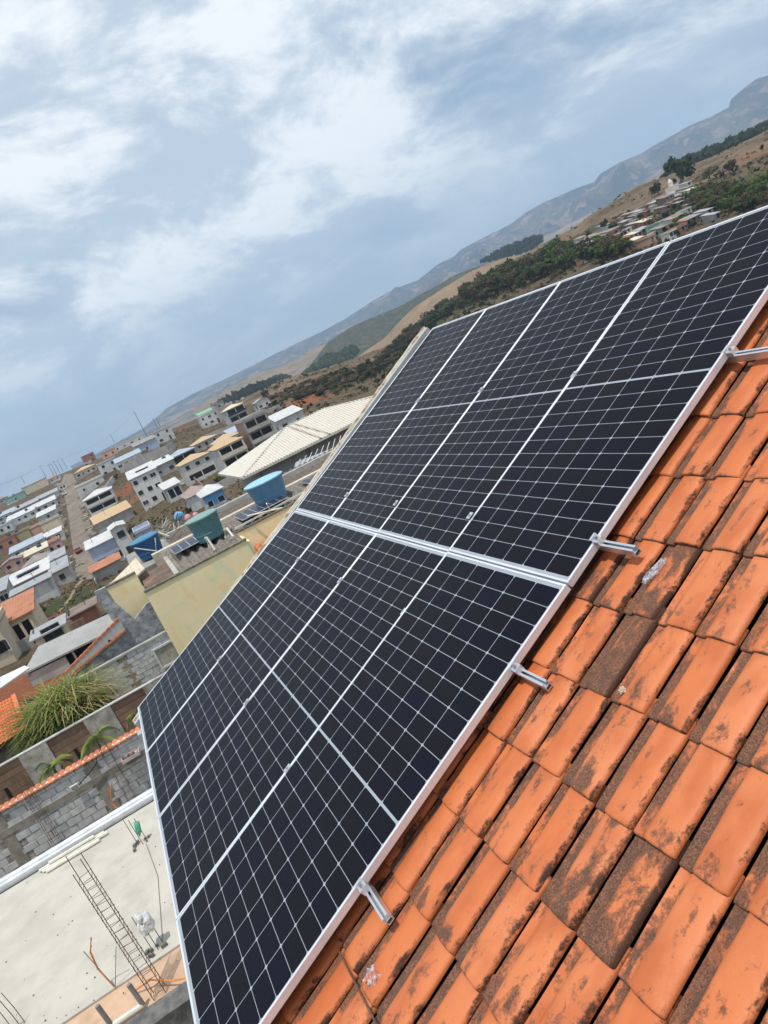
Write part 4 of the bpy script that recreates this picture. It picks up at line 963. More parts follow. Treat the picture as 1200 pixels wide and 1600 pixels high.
def win_meshes(w, h, frame='w'):
    k = (round(w,1), round(h,1), frame)
    if k not in _wm:
        f = MB(); t = .07
        f.box(.0,.06,-w/2,-w/2+t,-h/2,h/2).box(.0,.06,w/2-t,w/2,-h/2,h/2).box(.0,.06,-w/2+t,w/2-t,h/2-t,h/2).box(0,.09,-w/2+t,w/2-t,-h/2,-h/2+t)
        if w > 1.3: f.box(0,.05,-.03,.03,-h/2+t,h/2-t)
        p = MB(); p.box(0,.03,-w/2+t,w/2-t,-h/2+t,h/2-t)
        _wm[k] = (f.mesh('window', FRAME_W if frame == 'w' else FRAME_D), p.mesh('pane', GLASS))
    return _wm[k]
tank_m = MB(); tank_m.lathe([(.55,0),(.70,.8),(.74,.82),(.2,.98)], 10); tank_mesh = tank_m.mesh('roof_tank', plain('far_tank', (.03,.07,.14), .5, rnd=.4))
def window(t, x, y, z, w, h, rz=0, frame='w', name='window'):
    f, p = win_meshes(w, h, frame); o = link(name, f, t, (x, y, z), (0,0,rz)); link('pane', p, o); return o
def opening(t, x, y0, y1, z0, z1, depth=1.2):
    """flat near-black panel painted as the shaded depth of a balcony or bare floor"""
    MB().box(x-.02, x+.03, y0, y1, z0, z1).build('opening', DARK, t, world=False)  # shade of the recess put on the wall as a thin dark sheet
hr_ = random.Random(21)
def house_at(P, w, d, floors, wall, roof, rstyle, label, yaw=0.0, wins=None, tank=False, balcony=(), fh=2.8, group=None, side='palegrey', base=2.5, name='town_house', extra=None, detail=2, pitch=.28):
    gz = min(ground_z(P.x + sx*d*.5, P.y + sy*w/2) for sx in (-1, 1) for sy in (-1, 1)); gz0 = ground_z(P.x+.0, P.y)
    zb = gz0
    t = thing(name, label, 'house', (P.x - d/2, P.y, zb), yaw, group)
    H = floors*fh; lo = min(-base, gz - zb - .5)
    x0, x1, y0, y1 = -d/2, d/2, -w/2, w/2
    wallm = WM[wall]
    MB().box(x0, x1, y0, y1, lo, H).build('wall', wallm, t, world=False)
    if side != wall and detail > 1: 
        MB().box(x0+.02, x1-.05, y0-.03, y0, lo, H-.05).build('side_wall', WM[side], t, world=False)
    ov = .35
    if rstyle == 'flat':
        m_ = MB(); m_.box(x0-.1,x1+.1,y0-.1,y1+.1,H,H+.12); rf = m_.build('roof', RM[roof], t, world=False)
        p_ = MB(); p_.box(x1-.05,x1+.12,y0-.12,y1+.12,H+.12,H+.6).box(x0-.12,x0+.05,y0-.12,y1+.12,H+.12,H+.6).box(x0+.05,x1-.05,y0-.12,y0+.05,H+.12,H+.6).box(x0+.05,x1-.05,y1-.05,y1+.12,H+.12,H+.6)
        p_.build('parapet', wallm, t, world=False); top = H+.12
    elif rstyle == 'shed':      # falls towards the viewer (+x)
        hgt = d*pitch*.6
        m_ = MB(); m_.prism([(x1+ov,y0-ov,H+.02),(x1+ov,y1+ov,H+.02),(x0-ov,y1+ov,H+hgt+.02),(x0-ov,y0-ov,H+hgt+.02)], (0,0,.12)); m_.build('roof', RM[roof], t, world=False)
        MB().prism([(x1-.05,y0,H-.01),(x0,y0,H-.01),(x0,y0,H+hgt*.95)], (0,w,0)).build('gable', wallm, t, world=False); top = H+hgt*.6
    elif rstyle == 'gabley':    # ridge along x, gable to the viewer
        hgt = w*pitch*.5
        for s in (-1, 1):
            MB().prism([(x0-ov,s*(w/2+ov),H-.05),(x1+ov,s*(w/2+ov),H-.05),(x1+ov,0,H+hgt),(x0-ov,0,H+hgt)], (0,0,.10)).build('roof', RM[roof], t, world=False)
        MB().prism([(x1-.02,y0,H-.01),(x1-.02,y1,H-.01),(x1-.02,0,H+hgt-.03)], (-(d-.04),0,0)).build('gable', wallm, t, world=False); top = H+hgt
    else:                       # hip, ridge along y
        hgt = d*pitch*.5; r = min(d, w)*.5
        a, b = (0, y0+r*.95, H+hgt), (0, y1-r*.95, H+hgt)
        m_ = MB(); c = [(x0-ov,y0-ov,H),(x1+ov,y0-ov,H),(x1+ov,y1+ov,H),(x0-ov,y1+ov,H)]; lo_ = [(p[0],p[1],H-.12) for p in c]
        m_.add(c+lo_+[a,b], [(0,1,8),(1,2,9,8),(2,3,9),(3,0,8,9),(0,4,5,1),(1,5,6,2),(2,6,7,3),(3,7,4,0),(4,7,6,5)]); m_.build('roof', RM[roof], t, world=False); top = H+hgt
    # windows floor by floor on the side facing the town street
    wins = wins if wins is not None else max(2, int(w/2.6))
    for f in range(floors):
        zc = fh*f + 1.55
        if f in balcony:
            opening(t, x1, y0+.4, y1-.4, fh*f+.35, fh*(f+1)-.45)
            n = max(2, int(w/3.5))
            for k in range(n+1):
                yy = y0+.4 + (w-.8)*k/n; MB().box(x1+.03, x1+.22, yy-.12, yy+.12, fh*f+.35, fh*(f+1)-.45).build('pillar', wallm, t, world=False)
            MB().box(x1+.03, x1+.9, y0+.1, y1-.1, fh*f+.02, fh*f+.18).build('balcony_slab', wallm, t, world=False)
            MB().box(x1+.80, x1+.9, y0+.1, y1-.1, fh*f+.18, fh*f+1.0).build('balcony_rail', wallm if hr_.random() < .6 else GLASS, t, world=False)
            continue
        for k in range(wins):
            ww = hr_.choice([1.0, 1.2, 1.5]); y = y0 + w*(k+.5)/wins + hr_.uniform(-.25,.25)
            if f == 0 and k == wins-1 and floors > 1: window(t, x1, y, 1.1, .9, 2.1, 0, 'd', 'door')
            else: window(t, x1, y, zc, ww, 1.1, 0, 'd' if hr_.random() < .6 else 'w')
        if detail > 1:
            for k in range(2):
                if hr_.random() < .6: window(t, x0 + d*(k+.5)/2, y0-.03, zc, 1.0, 1.0, -math.pi/2, 'd')
    if detail > 1:
        q = hr_.random()
        if q < .55: MB().box(x1, x1+hr_.uniform(1.5,3), y0-.1, y0+.08, lo, hr_.uniform(.6,1.8)).build('yard_wall', WM['grey'], t, world=False)
        if hr_.random() < .45: MB().box(x1+1.8, x1+1.95, y0, y0+w*hr_.uniform(.4,.9), lo, hr_.uniform(.5,1.4)).build('yard_wall', WM[hr_.choice(['grey','darkbrick','palegrey'])], t, world=False)
        if hr_.random() < .5:
            ay = hr_.uniform(y0+.5, y1-.5); MB().tube([(0,ay,top-.3),(0,ay,top+1.6)], .04, 4).box(-.03,.03,ay-.5,ay+.5,top+1.3,top+1.36).build('antenna', PM, t, world=False)
        if rstyle == 'flat' and hr_.random() < .6:
            for cx in (x0+.2, x1-.2):
                for cy in (y0+.2, y1-.2): MB().box(cx-.12,cx+.12,cy-.12,cy+.12,top,top+hr_.uniform(.5,1.1)).build('starter_column', WM['grey'], t, world=False)
    if tank: link('roof_tank', tank_mesh, t, (hr_.uniform(-d*.3,d*.1), hr_.uniform(-w*.3,w*.3), top + (.0 if rstyle == 'flat' else -.15)), (0,0,0))
    if extra: extra(t, x0, x1, y0, y1, H)
    return t
def px_house(px, py, wpx, label, wall, roof, rstyle, floors=1, depth=8, **kw):
    P = G(px, py); zc = (P-CAM).dot(FWD); w = wpx*zc/FPX*.98
    return house_at(P, w, depth, floors, wall, roof, rstyle, label, **kw)
def solar_on(t, x0, x1, y0, y1, H):
    m_ = MB(); m_.box(-1.2,1.2,y0*.4,y1*.6,H+1.05,H+1.12); m_.build('rooftop_solar', PCELL, t, world=False)
T = [
 # px, py, wpx, label, wall, roof, style, floors, depth, kw
 (180,884,48,'light blue two window house with a pale sheet roof by the street','blue','white','shed',1,3.5,dict(fh=4.4,wins=2,base=2,pitch=.5)),
 (208,872,22,'narrow white and green house against the light blue one','white','white','gabley',2,7,dict(wins=1)),
 (236,852,26,'small blue grey house behind the dark blue tank','blue','grey','flat',1,7,dict(wins=1)),
 (186,826,60,'low grey rendered house with a wide tan roof on the street','grey','tan','shed',1,9,dict(fh=3.6,wins=0,side='grey')),
 (166,797,46,'modern white house with a deep dark veranda and butterfly roof','white','white','hip',2,10,dict(balcony=(0,1),side='white')),
 (146,765,46,'long white single storey house with two square windows','white','cream','flat',1,8,dict(wins=2,fh=3.4,side='white')),
 (137,742,34,'cream house under a broad tan hip roof on the street','cream','tan','hip',1,9,dict(tank=True,fh=3.4)),
 (176,741,30,'grey and white two storey house above a green shrub','palegrey','grey','flat',2,8,dict(wins=2,side='grey')),
 (207,727,42,'white balcony house standing on a bare block retaining wall','white','bluegrey','shed',1,9,dict(wins=4,base=6,side='grey',fh=3.2)),
 (173,713,24,'peach coloured house in the upper street row','peach','fibre','flat',1,7,dict(wins=2,fh=3.4)),
 (202,697,50,'long white house with a dark water tank in the top row','white','grey','flat',1,8,dict(wins=4,tank=True,fh=3.6)),
 (233,705,36,'blue grey house with a blank upper wall in the top row','blue','fibre','shed',1,8,dict(wins=1,fh=4,side='palegrey')),
 (261,690,30,'white two storey house at the right end of the top row','palegrey','grey','flat',2,7,dict(wins=2)),
 (142,722,20,'unpainted red brick house with black window holes','brick','clay','flat',2,7,dict(wins=2,side='brick')),
 (121,726,26,'low dark house with a curved grey sheet roof at the road end','grey','grey','hip',1,9,dict(fh=3,wins=1)),
 (221,681,16,'small white tower like house at the skyline below the tall pole','white','grey','flat',2,6,dict(wins=1)),
 (186,690,22,'pale house under dark tanks at the skyline','palegrey','fibre','flat',1,7,dict(tank=True,fh=3.4)),
 (160,703,18,'beige house at the skyline left of the long white one','offwhite','fibre','flat',1,7,dict(tank=True,fh=3.6)),
 (248,786,44,'three storey white house with solar panels on a white roof','white','white','shed',3,10,dict(wins=3,extra=solar_on,side='grey')),
 (279,781,26,'small annex with a white carport roof beside the three storey house','palegrey','white','shed',1,7,dict(balcony=(0,),fh=3.6,side='grey')),
 (262,741,36,'low house with a streaked pale blue metal roof','grey','white','shed',1,9,dict(fh=3.6,wins=2,tank=True)),
 (291,722,44,'low house with a broad pale blue sheet roof','bluegrey' if 0 else 'grey','bluegrey','hip',1,10,dict(fh=3.2,balcony=(0,))),
 (320,748,50,'white and cream house with a tan hip roof above green shrubs','white','tan','hip',2,9,dict(balcony=(0,),wins=3,side='white')),
 (374,727,46,'grey sided house with a tan roof and open balconies','offwhite','tan','hip',2,11,dict(balcony=(0,1),side='palegrey')),
 (421,704,42,'unfinished three storey concrete frame with one brick bay','grey','white','flat',3,9,dict(balcony=(0,1,2),side='darkbrick',fh=2.9)),
 (326,699,40,'low house with a long tan tile roof left of centre','grey','tan','hip',1,9,dict(fh=2.8)),
 (362,697,44,'second tan roofed low house behind the balcony house','offwhite','tan','hip',1,10,dict(fh=2.8)),
 (382,684,36,'low building with a blue grey corrugated roof','grey','bluegrey','shed',1,9,dict(fh=2.8)),
 (334,664,32,'white upper floor over brick, alone on the upper road','white','grey','flat',2,8,dict(wins=3,side='palegrey')),
 (326,652,26,'house with a bright green metal roof on the upper road','palegrey','green','shed',1,8,dict(fh=3)),
 (354,657,16,'tall narrow grey house with a dark tank on the upper road','grey','fibre','flat',3,7,dict(wins=1,tank=True)),
 (376,658,32,'three level house with a cream roof and black tank','palegrey','cream','hip',2,9,dict(balcony=(0,1),tank=True,fh=3.1)),
 (415,638,22,'small pinkish white house on its own at the edge of the hill','white','grey','gabley',1,7,dict(wins=2,fh=3.6)),
 (461,667,46,'grey walled building with a bright metal roof near the red soil bank','palegrey','white','shed',1,10,dict(wins=2,fh=3.6)),
 (268,664,32,'long building with a teal roof over red brick','brick','teal','shed',1,8,dict(fh=3,side='brick')),
 (318,789,36,'house with a taupe brown hip roof below the bare lot','palegrey','taupe','hip',1,10,dict(fh=2.6,wins=0)),
 (346,795,34,'bright blue walled house with a white hip roof','deepblue','white','hip',1,8,dict(fh=3.2,wins=2)),
 # left of the street: rows of roofs
 (58,766,40,'long cream rendered warehouse near the skyline','cream','brown','flat',1,10,dict(wins=0,fh=4.5,side='cream')),
 (27,783,30,'pale green grey house with a red roof edge near the skyline','green','clay','flat',1,9,dict(fh=3.6,wins=1,tank=True)),
 (4,787,20,'dark roofed house at the left edge of the skyline','grey','brown','hip',1,9,dict(fh=3.2)),
 (88,752,16,'small red roofed house near the head of the street','offwhite','clay','hip',1,7,dict(fh=3)),
 (78,783,34,'grey roofed house beside the parked white car','palegrey','grey','shed',1,8,dict(fh=2.8,wins=1)),
 (44,800,42,'low house with a long grey sheet roof, left rows','grey','grey','shed',1,8,dict(fh=2.8,tank=True)),
 (8,815,40,'grey roof house at the left edge, second row','palegrey','bluegrey','shed',1,8,dict(fh=2.8,tank=True)),
 (74,797,36,'house with the brightest white roof by the street','white','white','shed',1,9,dict(fh=2.8)),
 (38,815,44,'white roofed house with black tanks, left rows','white','white','shed',1,9,dict(fh=2.8,tank=True)),
 (78,812,30,'pale roofed house with a dark gap by the street','palegrey','white','shed',1,8,dict(fh=2.8,wins=1)),
 (6,834,36,'flat pale building with blue black tanks at the left edge','palegrey','white','flat',1,8,dict(fh=3,tank=True)),
 (86,830,30,'tan rendered blank walled house by the street','cream','fibre','flat',1,7,dict(fh=3.8,wins=0,side='cream')),
 (64,838,22,'peach blank walled house between tan and olive walls','peach','fibre','flat',1,7,dict(fh=3.6,wins=0)),
 (40,847,26,'olive green blank walled house','olive','fibre','flat',1,7,dict(fh=3.6,wins=0,tank=True)),
 (12,858,34,'low house with reddish patched walls at the left edge','brick','brown','flat',1,7,dict(fh=3,tank=True)),
 (88,848,30,'house with twin narrow white roofs by the street','white','white','shed',1,6,dict(fh=2.6)),
 (48,866,52,'long pale blue roofed house in the middle left rows','palegrey','bluegrey','shed',1,7,dict(fh=2.6)),
 (90,864,24,'pink walled house by the street','pink','clay','flat',1,7,dict(fh=3.2,wins=2)),
 (60,878,44,'house with a cream strip roof above the grey hip roof','cream','cream','shed',1,6,dict(fh=2.6,tank=True)),
 (64,893,38,'weathered grey brown hip roofed house','grey','fibre','hip',1,9,dict(fh=2.8)),
 (24,892,30,'pink and pale green rendered shed like house','pink','fibre','gabley',1,7,dict(fh=2.6)),
 (98,888,26,'grey house with rubble beside the red car','grey','grey','shed',1,7,dict(fh=2.8,wins=1)),
 (52,925,74,'long low house with a white roof carrying six solar panels','grey','white','shed',1,8,dict(fh=2.6,wins=3,extra=solar_on)),
 (104,912,28,'small grey block house at the bottom of the street','grey','grey','shed',1,7,dict(fh=2.8,wins=1)),
 (62,942,62,'pale green grey flat roof building below the solar house','palegrey','grey','shed',1,3.5,dict(fh=2.6,wins=0,pitch=.15)),
 (8,950,30,'grey walled house at the left edge above the brown field','grey','grey','shed',1,7,dict(fh=2.6)),
 (100,765,12,'tiny beige house at the head of the street','offwhite','fibre','flat',1,6,dict(fh=3)),
]
for px, py, wpx, lab, wl, rf_, st, fl, dp, kw in T:
    px_house(px, py, wpx, lab, wl, rf_, st, fl, dp, yaw=hr_.uniform(-.05,.05), **kw)
# nearer houses lower left
px_house(52,1008,46,'beige house with an orange clay roof and open veranda','cream','clay','shed',1,6,balcony=(0,),fh=2.8,side='cream')
px_house(10,1040,34,'beige house with small square windows at the left edge','cream','fibre','flat',1,6,fh=3.2,wins=3,side='cream')
px_house(92,1016,46,'low beige wing with a pale green grey roof','cream','palegrey' if 0 else 'grey','shed',1,2.5,fh=1.6,wins=1,pitch=.15)
px_house(140,975,40,'dark roofed low shed behind the long grey roof','brick','brown','shed',1,2.2,fh=1.3,wins=0,pitch=.15)
px_house(174,900,46,'low building with a rust red corrugated roof','grey','clay','shed',1,3,fh=1.6,wins=0,pitch=.3)
cr2 = thing('cream_lean_roof', 'narrow cream sheet roof left of the yellow building', 'roof', (-30,-1.5,-4))
MB().prism([on_z(152,932,-3.3), on_z(212,872,-3.1), on_z(226,888,-3.3), on_z(208,905,-3.4)], (0,0,-.08)).build('sheet', RM['cream'], cr2)

# ------------------------------------------------------------------ street
RDM = plain('worn_asphalt', (.19,.155,.120), .9, (.14,.115,.09), .12, .01, 6, dirt=(.27,.22,.16), dscale=.35, damt=(.42,.7))
def strip(name, pts, mat, label, lift=.12):
    mb = MB(); vs = []; fs = []; L = []
    for i in range(len(pts)-1):
        a, b = pts[i], pts[i+1]; n = 12
        for k in range(n): t_ = k/n; L.append(tuple(a[j]*(1-t_)+b[j]*t_ for j in range(4)))
    L.append(pts[-1])
    for i, (ax, ay, bx, by) in enumerate(L):
        p = G(ax, ay); q = G(bx, by)
        for k in range(5):
            r = p.lerp(q, k/4); vs.append((r.x, r.y, ground_z(r.x, r.y)+lift))
        if i:
            for k in range(4): a = (i-1)*5+k; fs.append((a, a+1, a+6, a+5))
    mb.add(vs, fs); return tag(mb.build(name, mat), label, kind='structure')
strip('street', [(118,893,158,893),(117,872,152,868),(113,850,148,848),(110,828,143,826),(107,806,138,804),(103,785,132,783),(98,765,124,762),(97,752,118,750),(100,742,114,740)], RDM, 'straight worn asphalt street climbing away between the houses', .12)
strip('street', [(95,894,122,893),(118,897,158,897),(120,905,162,905)], RDM, 'side end of the street', .06)
strip('upper_street', [(255,758,262,764),(300,745,308,752)], plain('pale_street', (.26,.25,.23), .9, (.20,.19,.175), .2), 'pale side street between the houses', .15)
strip('dirt_path', [(140,893,144,895),(118,915,121,917),(108,935,111,937),(90,957,93,958)], plain('path_dirt', (.30,.20,.13), .95, (.24,.16,.10), 2), 'thin dirt path down the brown field', .05)
# cars
def car(px, py, c, label, rz):
    P = G(px, py); t = thing('parked_car', label, 'car', P+Vector((0,0,.12)), rz, 'cars parked along the street'); m = plain('car_paint_'+label.split()[0], c, .3, c, 1)
    b = MB(); pr = [(-2.1,.35),(2.1,.35),(2.15,.75),(1.3,.95),(.7,1.42),(-1.1,1.45),(-1.75,.98),(-2.15,.85)]; b.prism([(x,-.82,z) for x,z in pr], (0,1.64,0)); b.build('body', m, t, world=False)
    for s in (-1, 1): MB().prism([(1.0,.825*s,.98),(.62,.825*s,1.36),(-1.0,.825*s,1.38),(-1.45,.825*s,1.0)], (0,.012*s,0)).build('side_window', GLASS, t, world=False)
    MB().prism([(1.33,-.7,.97),(.75,-.66,1.40),(.75,.66,1.40),(1.33,.7,.97)], (.02,0,.015)).build('windscreen', GLASS, t, world=False)
    for x in (-1.3,1.3):
        for s in (-1,1):
            MB().tube([(x,.66*s,.32),(x,.86*s,.32)], .32, 12).build('wheel', DARK, t, world=False)
car(124,864,(.30,.02,.03),'dark red car parked at the bottom of the street',0.15)
car(101,774,(.62,.62,.60),'white car parked beside the street further up',0.3)
# rubble and low walls along the street sides
rr3 = random.Random(31)
RUB = plain('rubble_concrete', (.40,.35,.28), .95, (.28,.24,.19), 1, rnd=.4)
for k in range(90):
    f = rr3.random(); y = 755+140*f
    px = (rr3.uniform(84,96)+f*20) if rr3.random() < .6 else (118+f*42+rr3.uniform(0,5)); P = G(px, y)
    s = rr3.uniform(.3,1.3); b = MB(); b.box(-s,s,-s*.7,s*.7,-.3,rr3.uniform(.2,1.2)); b.v = [(x+rr3.uniform(-.2,.2),y_+rr3.uniform(-.2,.2),z) for x,y_,z in b.v]
    o = b.build('rubble_block', RUB); o.location = P; o.rotation_euler = (0,0,rr3.uniform(0,3)); tag(o, ('large' if s > .95 else 'mid sized' if s > .6 else 'small')+' rubble block on the '+('left' if px < 110+f*8 else 'right')+' edge of the climbing street, '+('far end' if f < .25 else 'upper part' if f < .5 else 'lower part' if f < .75 else 'near end'), 'rubble', 'rubble along the street')
# long retaining and garden walls on the slope
def wall_line(pts, h, mat, label, th=.25):
    t = thing('retaining_wall', label, 'wall', G(*pts[0]))
    for i in range(len(pts)-1):
        a = G(*pts[i]); b = G(*pts[i+1]); d = (b-a); n = Vector((-d.y, d.x, 0)).normalized()*th/2; 
        q = [a-n, a+n, b+n, b-n]; vs = [(v.x,v.y,v.z-1.5) for v in q]+[(q[0].x,q[0].y,a.z+h),(q[1].x,q[1].y,a.z+h),(q[2].x,q[2].y,b.z+h),(q[3].x,q[3].y,b.z+h)]
        MB().add(vs, [(0,3,2,1),(4,5,6,7),(0,1,5,4),(1,2,6,5),(2,3,7,6),(3,0,4,7)]).build('wall_panel', mat, t)
wall_line([(150,775),(170,766),(180,752)], 2.2, WM['palegrey'], 'pale wall below the long white street house')
wall_line([(198,738),(230,722),(265,708),(275,700)], 3.2, WM['grey'], 'long grey block retaining wall under the upper row of houses')
wall_line([(216,752),(240,742),(262,728),(278,716)], 4.0, WM['grey'], 'tall grey retaining wall above the red soil terrace')
wall_line([(300,748),(322,768),(342,760),(352,752)], 1.6, WM['darkbrick'], 'low brick lot wall beside the bare brown lot')
wall_line([(318,690),(360,672),(400,655),(440,640)], 2.0, WM['grey'], 'grey wall along the upper road')
wall_line([(296,712),(318,700)], 1.8, WM['grey'], 'short grey wall left of the tan roofs')
wall_line([(430,690),(436,706)], 3.0, WM['grey'], 'grey boundary wall beside the unfinished concrete frame')
wall_line([(330,775),(372,752)], 1.8, WM['grey'], 'pale topped wall behind the blue walled house')
wall_line([(148,905),(168,900),(196,888)], 1.0, WM['grey'], 'low grey wall below the rust red roof')
wall_line([(64,1046),(96,1034),(130,1012)], 1.2, WM['cream'], 'low beige boundary wall behind the giant grass')

# ------------------------------------------------------------------ poles and lines
def pole(px, py, h, label, arms=1, r=.16, lean=0.0, P=None):
    P = P or G(px, py); t = thing('utility_pole', label, 'utility pole', P, 0, 'utility poles')
    MB().tube([(0,0,-1),(lean,0,h)], r, 6, r*.55).build('shaft', PM, t, world=False)
    for k in range(arms): MB().box(-.08,.08,-1.1,1.1,h-.7-1.1*k,h-.55-1.1*k).build('crossarm', PM, t, world=False)
    return P+Vector((lean,0,h-.5))
pl = []
def top_h(px0, py0, px1, py1):
    P = G(px0, py0); d = (P-CAM).dot(FWD); return P, math.hypot(px1-px0, py1-py0)*d/FPX*1.0
for (a, b, c, d, lab, ar) in ((229,681,209,645,'tallest leaning dark pole above the white houses',2),(178,690,171,680,'pole above the top row left of the tall one',1),(71,744,62,728,'pole on the skyline left of the street',1),
    (84,742,77,726,'pole at the head of the street, first',1),(88,740,83,724,'pole at the head of the street, second',1),(93,738,88,719,'pole at the head of the street, third',1),(98,735,94,718,'pole at the head of the street, fourth',0),(104,731,99,716,'pole at the head of the street, fifth',0),
    (38,754,32,744,'thin pole at the far left skyline',0),(246,668,237,655,'pole left of the teal roof',1),(250,665,246,652,'pole by the teal roof',0)):
    P, h = top_h(a, b, c, d); pl.append(pole(a, b, h, lab, ar, .34 if ar == 2 else .22, 0, P))
def pole_at(px, py, px1, py1, D, lab):
    P = at_dist(px, py, D); z = (P-CAM).dot(FWD); h = math.hypot(px1-px, py1-py)*z/FPX; return pole(0,0,h+6,lab,1,.3,0,P+Vector((0,0,-6)))
t1 = pole_at(743,441,735,419,960,'power pole on the tan hill beside its thinner twin'); t2 = pole_at(751,436,747,425,985,'thinner twin pole on the tan hill')
def cable(a, b, label, r=.05, sag=1.0):
    pts = [a.lerp(b, k/8)+Vector((0,0,-sag*4*(k/8)*(1-k/8))) for k in range(9)]; tag(MB().tube(pts, r, 4).build('power_line', PM), label, 'power line', 'power lines over the town')
cable(at_dist(-20,765,300), pl[2], 'thin power line at the left skyline', .05); cable(pl[2], pl[5], 'power line from the skyline pole to the street head', .05); cable(pl[5], pl[1], 'power line over the far houses', .05, 2); cable(pl[1], pl[0], 'power line up to the tallest pole', .05)

# ------------------------------------------------------------------ hillside settlement at the right
FV = [(905,392,14,'shed','grey',1),(916,384,16,'shed','green',1),(926,379,14,'shed','white',1),(915,377,18,'shed','white',1),(938,391,20,'shed','brick',2),(948,386,14,'flat','darkbrick',1),(958,399,16,'flat','brick',1),(945,372,22,'shed','darkbrick',1),
 (962,366,30,'shed','grey',1),(975,372,16,'gabley','grey',1),(968,382,16,'shed','darkbrick',1),(984,380,14,'shed','grey',1),(975,348,14,'flat','brick',1),(990,398-10,18,'shed','brick',1),(1000,372,16,'shed','grey',1),(1012,365,16,'shed','darkbrick',1),(1016,352,14,'shed','brick',1),
 (998,356,14,'shed','brick',1),(1004,390-8,16,'shed','offwhite',1),(1022,380,14,'flat','peach',1),(1030,372,12,'gabley','green',1),(1040,365,14,'shed','grey',1),(1032,358,12,'flat','green',1),(1046,352,14,'flat','offwhite',1),(1058,350,14,'shed','offwhite',1),(1070,344,16,'shed','grey',1),
 (1078,336,14,'flat','white',1),(1092,348,20,'shed','darkbrick',1),(1084,352,16,'shed','grey',1),(1016,328,14,'flat','brick',1),(1030,322,20,'shed','white',1),(1036,316,10,'flat','white',1),(1052,322,18,'shed','darkbrick',2),(1046,330,14,'shed','brick',1),(1066,312,12,'gabley','white',1),(1080,300,16,'shed','grey',1),
 (1090,302,14,'shed','offwhite',1),(1078,292,14,'shed','white',1),(1070,364,18,'flat','brick',1),(1056,372,16,'flat','offwhite',1),(1104,322,12,'shed','grey',1),(930,404,14,'flat','offwhite',1),(990,340,12,'shed','brick',1),(1006,336,12,'shed','grey',1),(1112,338,14,'shed','white',1),(1125,344,10,'shed','grey',1),(952,358,12,'shed','grey',1),(986,396,14,'gabley','brick',1)]
fr_ = random.Random(17)
fvlab = {'grey':'small grey walled hut in the hillside settlement','green':'small green walled hut in the hillside settlement','white':'small white house in the hillside settlement','brick':'small bare red brick hut in the hillside settlement','darkbrick':'small dark brick hut in the hillside settlement','offwhite':'small cream house in the hillside settlement','peach':'small orange fronted hut in the hillside settlement'}
def fvl(wl, px, py, rf):
    f = (px-905)/210; return fvlab[wl].replace('in the', 'with '+{'fibre':'old sheet','grey':'grey','brown':'brown','clay':'clay','cream':'cream','green':'green'}[rf]+' roof,')+(', left end' if f < .25 else ', left half' if f < .5 else ', right half' if f < .75 else ', right end')
for px, py, w, st, wl, fl in FV:
    rf_ = fr_.choice(['fibre','fibre','fibre','grey','brown','clay','cream'])
    if (px, py) == (1032, 358): rf_ = 'green'
    t = px_house(px, py, w, fvl(wl, px, py, rf_), wl, rf_, st, fl, fr_.uniform(4,6), fh=2.1, yaw=fr_.uniform(-.25,.25), group=wl+' huts of the hillside settlement', name='hillside_hut', side=wl, detail=1, wins=max(1, int(w/8)), base=2)
for k in range(44):
    f = fr_.random(); px = 905+200*f; py = 392-92*f + fr_.uniform(-6,26)-14*math.sin(f*3.1); wl = fr_.choice(['grey','darkbrick','brick','darkbrick','offwhite'])
    rf_ = fr_.choice(['fibre','fibre','grey','brown']); px_house(px, py, fr_.uniform(8,15), fvl(wl, px, py, rf_), wl, rf_, fr_.choice(['shed','shed','flat']), 1, fr_.uniform(3.5,5), fh=1.9, yaw=fr_.uniform(-.4,.4), group=wl+' huts of the hillside settlement', name='hillside_hut', side=wl, detail=1, wins=1, base=2)
P = G(1052,300); t = thing('stone_tower', 'pale round topped tower with columns above the settlement', 'tower', P)
z_ = (P-CAM).dot(FWD)/FPX
MB().box(-2,2,-2.5,2.5,-2,6*z_*1.6).build('tower_body', WM['offwhite'], t, world=False); MB().lathe([(3*z_*1.2,6*z_*1.6),(3.2*z_*1.2,13*z_*1.2),(.3,17*z_*1.2)], 8).build('tower_top', WM['offwhite'], t, world=False)
# ------------------------------------------------------------------ vegetation
def leaf_mat(name, c1, c2, tr=.25):
    m, g, bs, out = new_mat(name); P = g('ShaderNodeNewGeometry').outputs['Position']; r = g('ShaderNodeObjectInfo').outputs['Random']
    col = g.mix(g.step(g.noise(P, .9, 4.0, .6), .35, .65), c1, c2)
    col = g('ShaderNodeHueSaturation', None, Color=col, Value=g.math('ADD', .75, g.math('MULTIPLY', r, .5)), Hue=g.math('ADD', .485, g.math('MULTIPLY', r, .03))).outputs[0]
    setin(g, bs, 'Base Color', col); bs.inputs['Roughness'].default_value = .75; bs.inputs['Specular IOR Level'].default_value = .2
    tl = g('ShaderNodeBsdfTranslucent', None, Color=col); mx = g('ShaderNodeMixShader', None, Fac=tr, i1=bs.outputs[0], i2=tl.outputs[0]); g.l.new(mx.outputs[0], out.inputs[0]); return m
LG = leaf_mat('foliage_green', (.055,.095,.025), (.115,.15,.045)); LD = leaf_mat('foliage_dark', (.022,.036,.014), (.045,.06,.022)); LO = leaf_mat('foliage_olive', (.07,.065,.03), (.12,.10,.05))
LB = leaf_mat('dry_brush', (.10,.07,.045), (.15,.105,.065)); BARK = plain('bark', (.12,.09,.065), .95, (.08,.06,.045), 4)
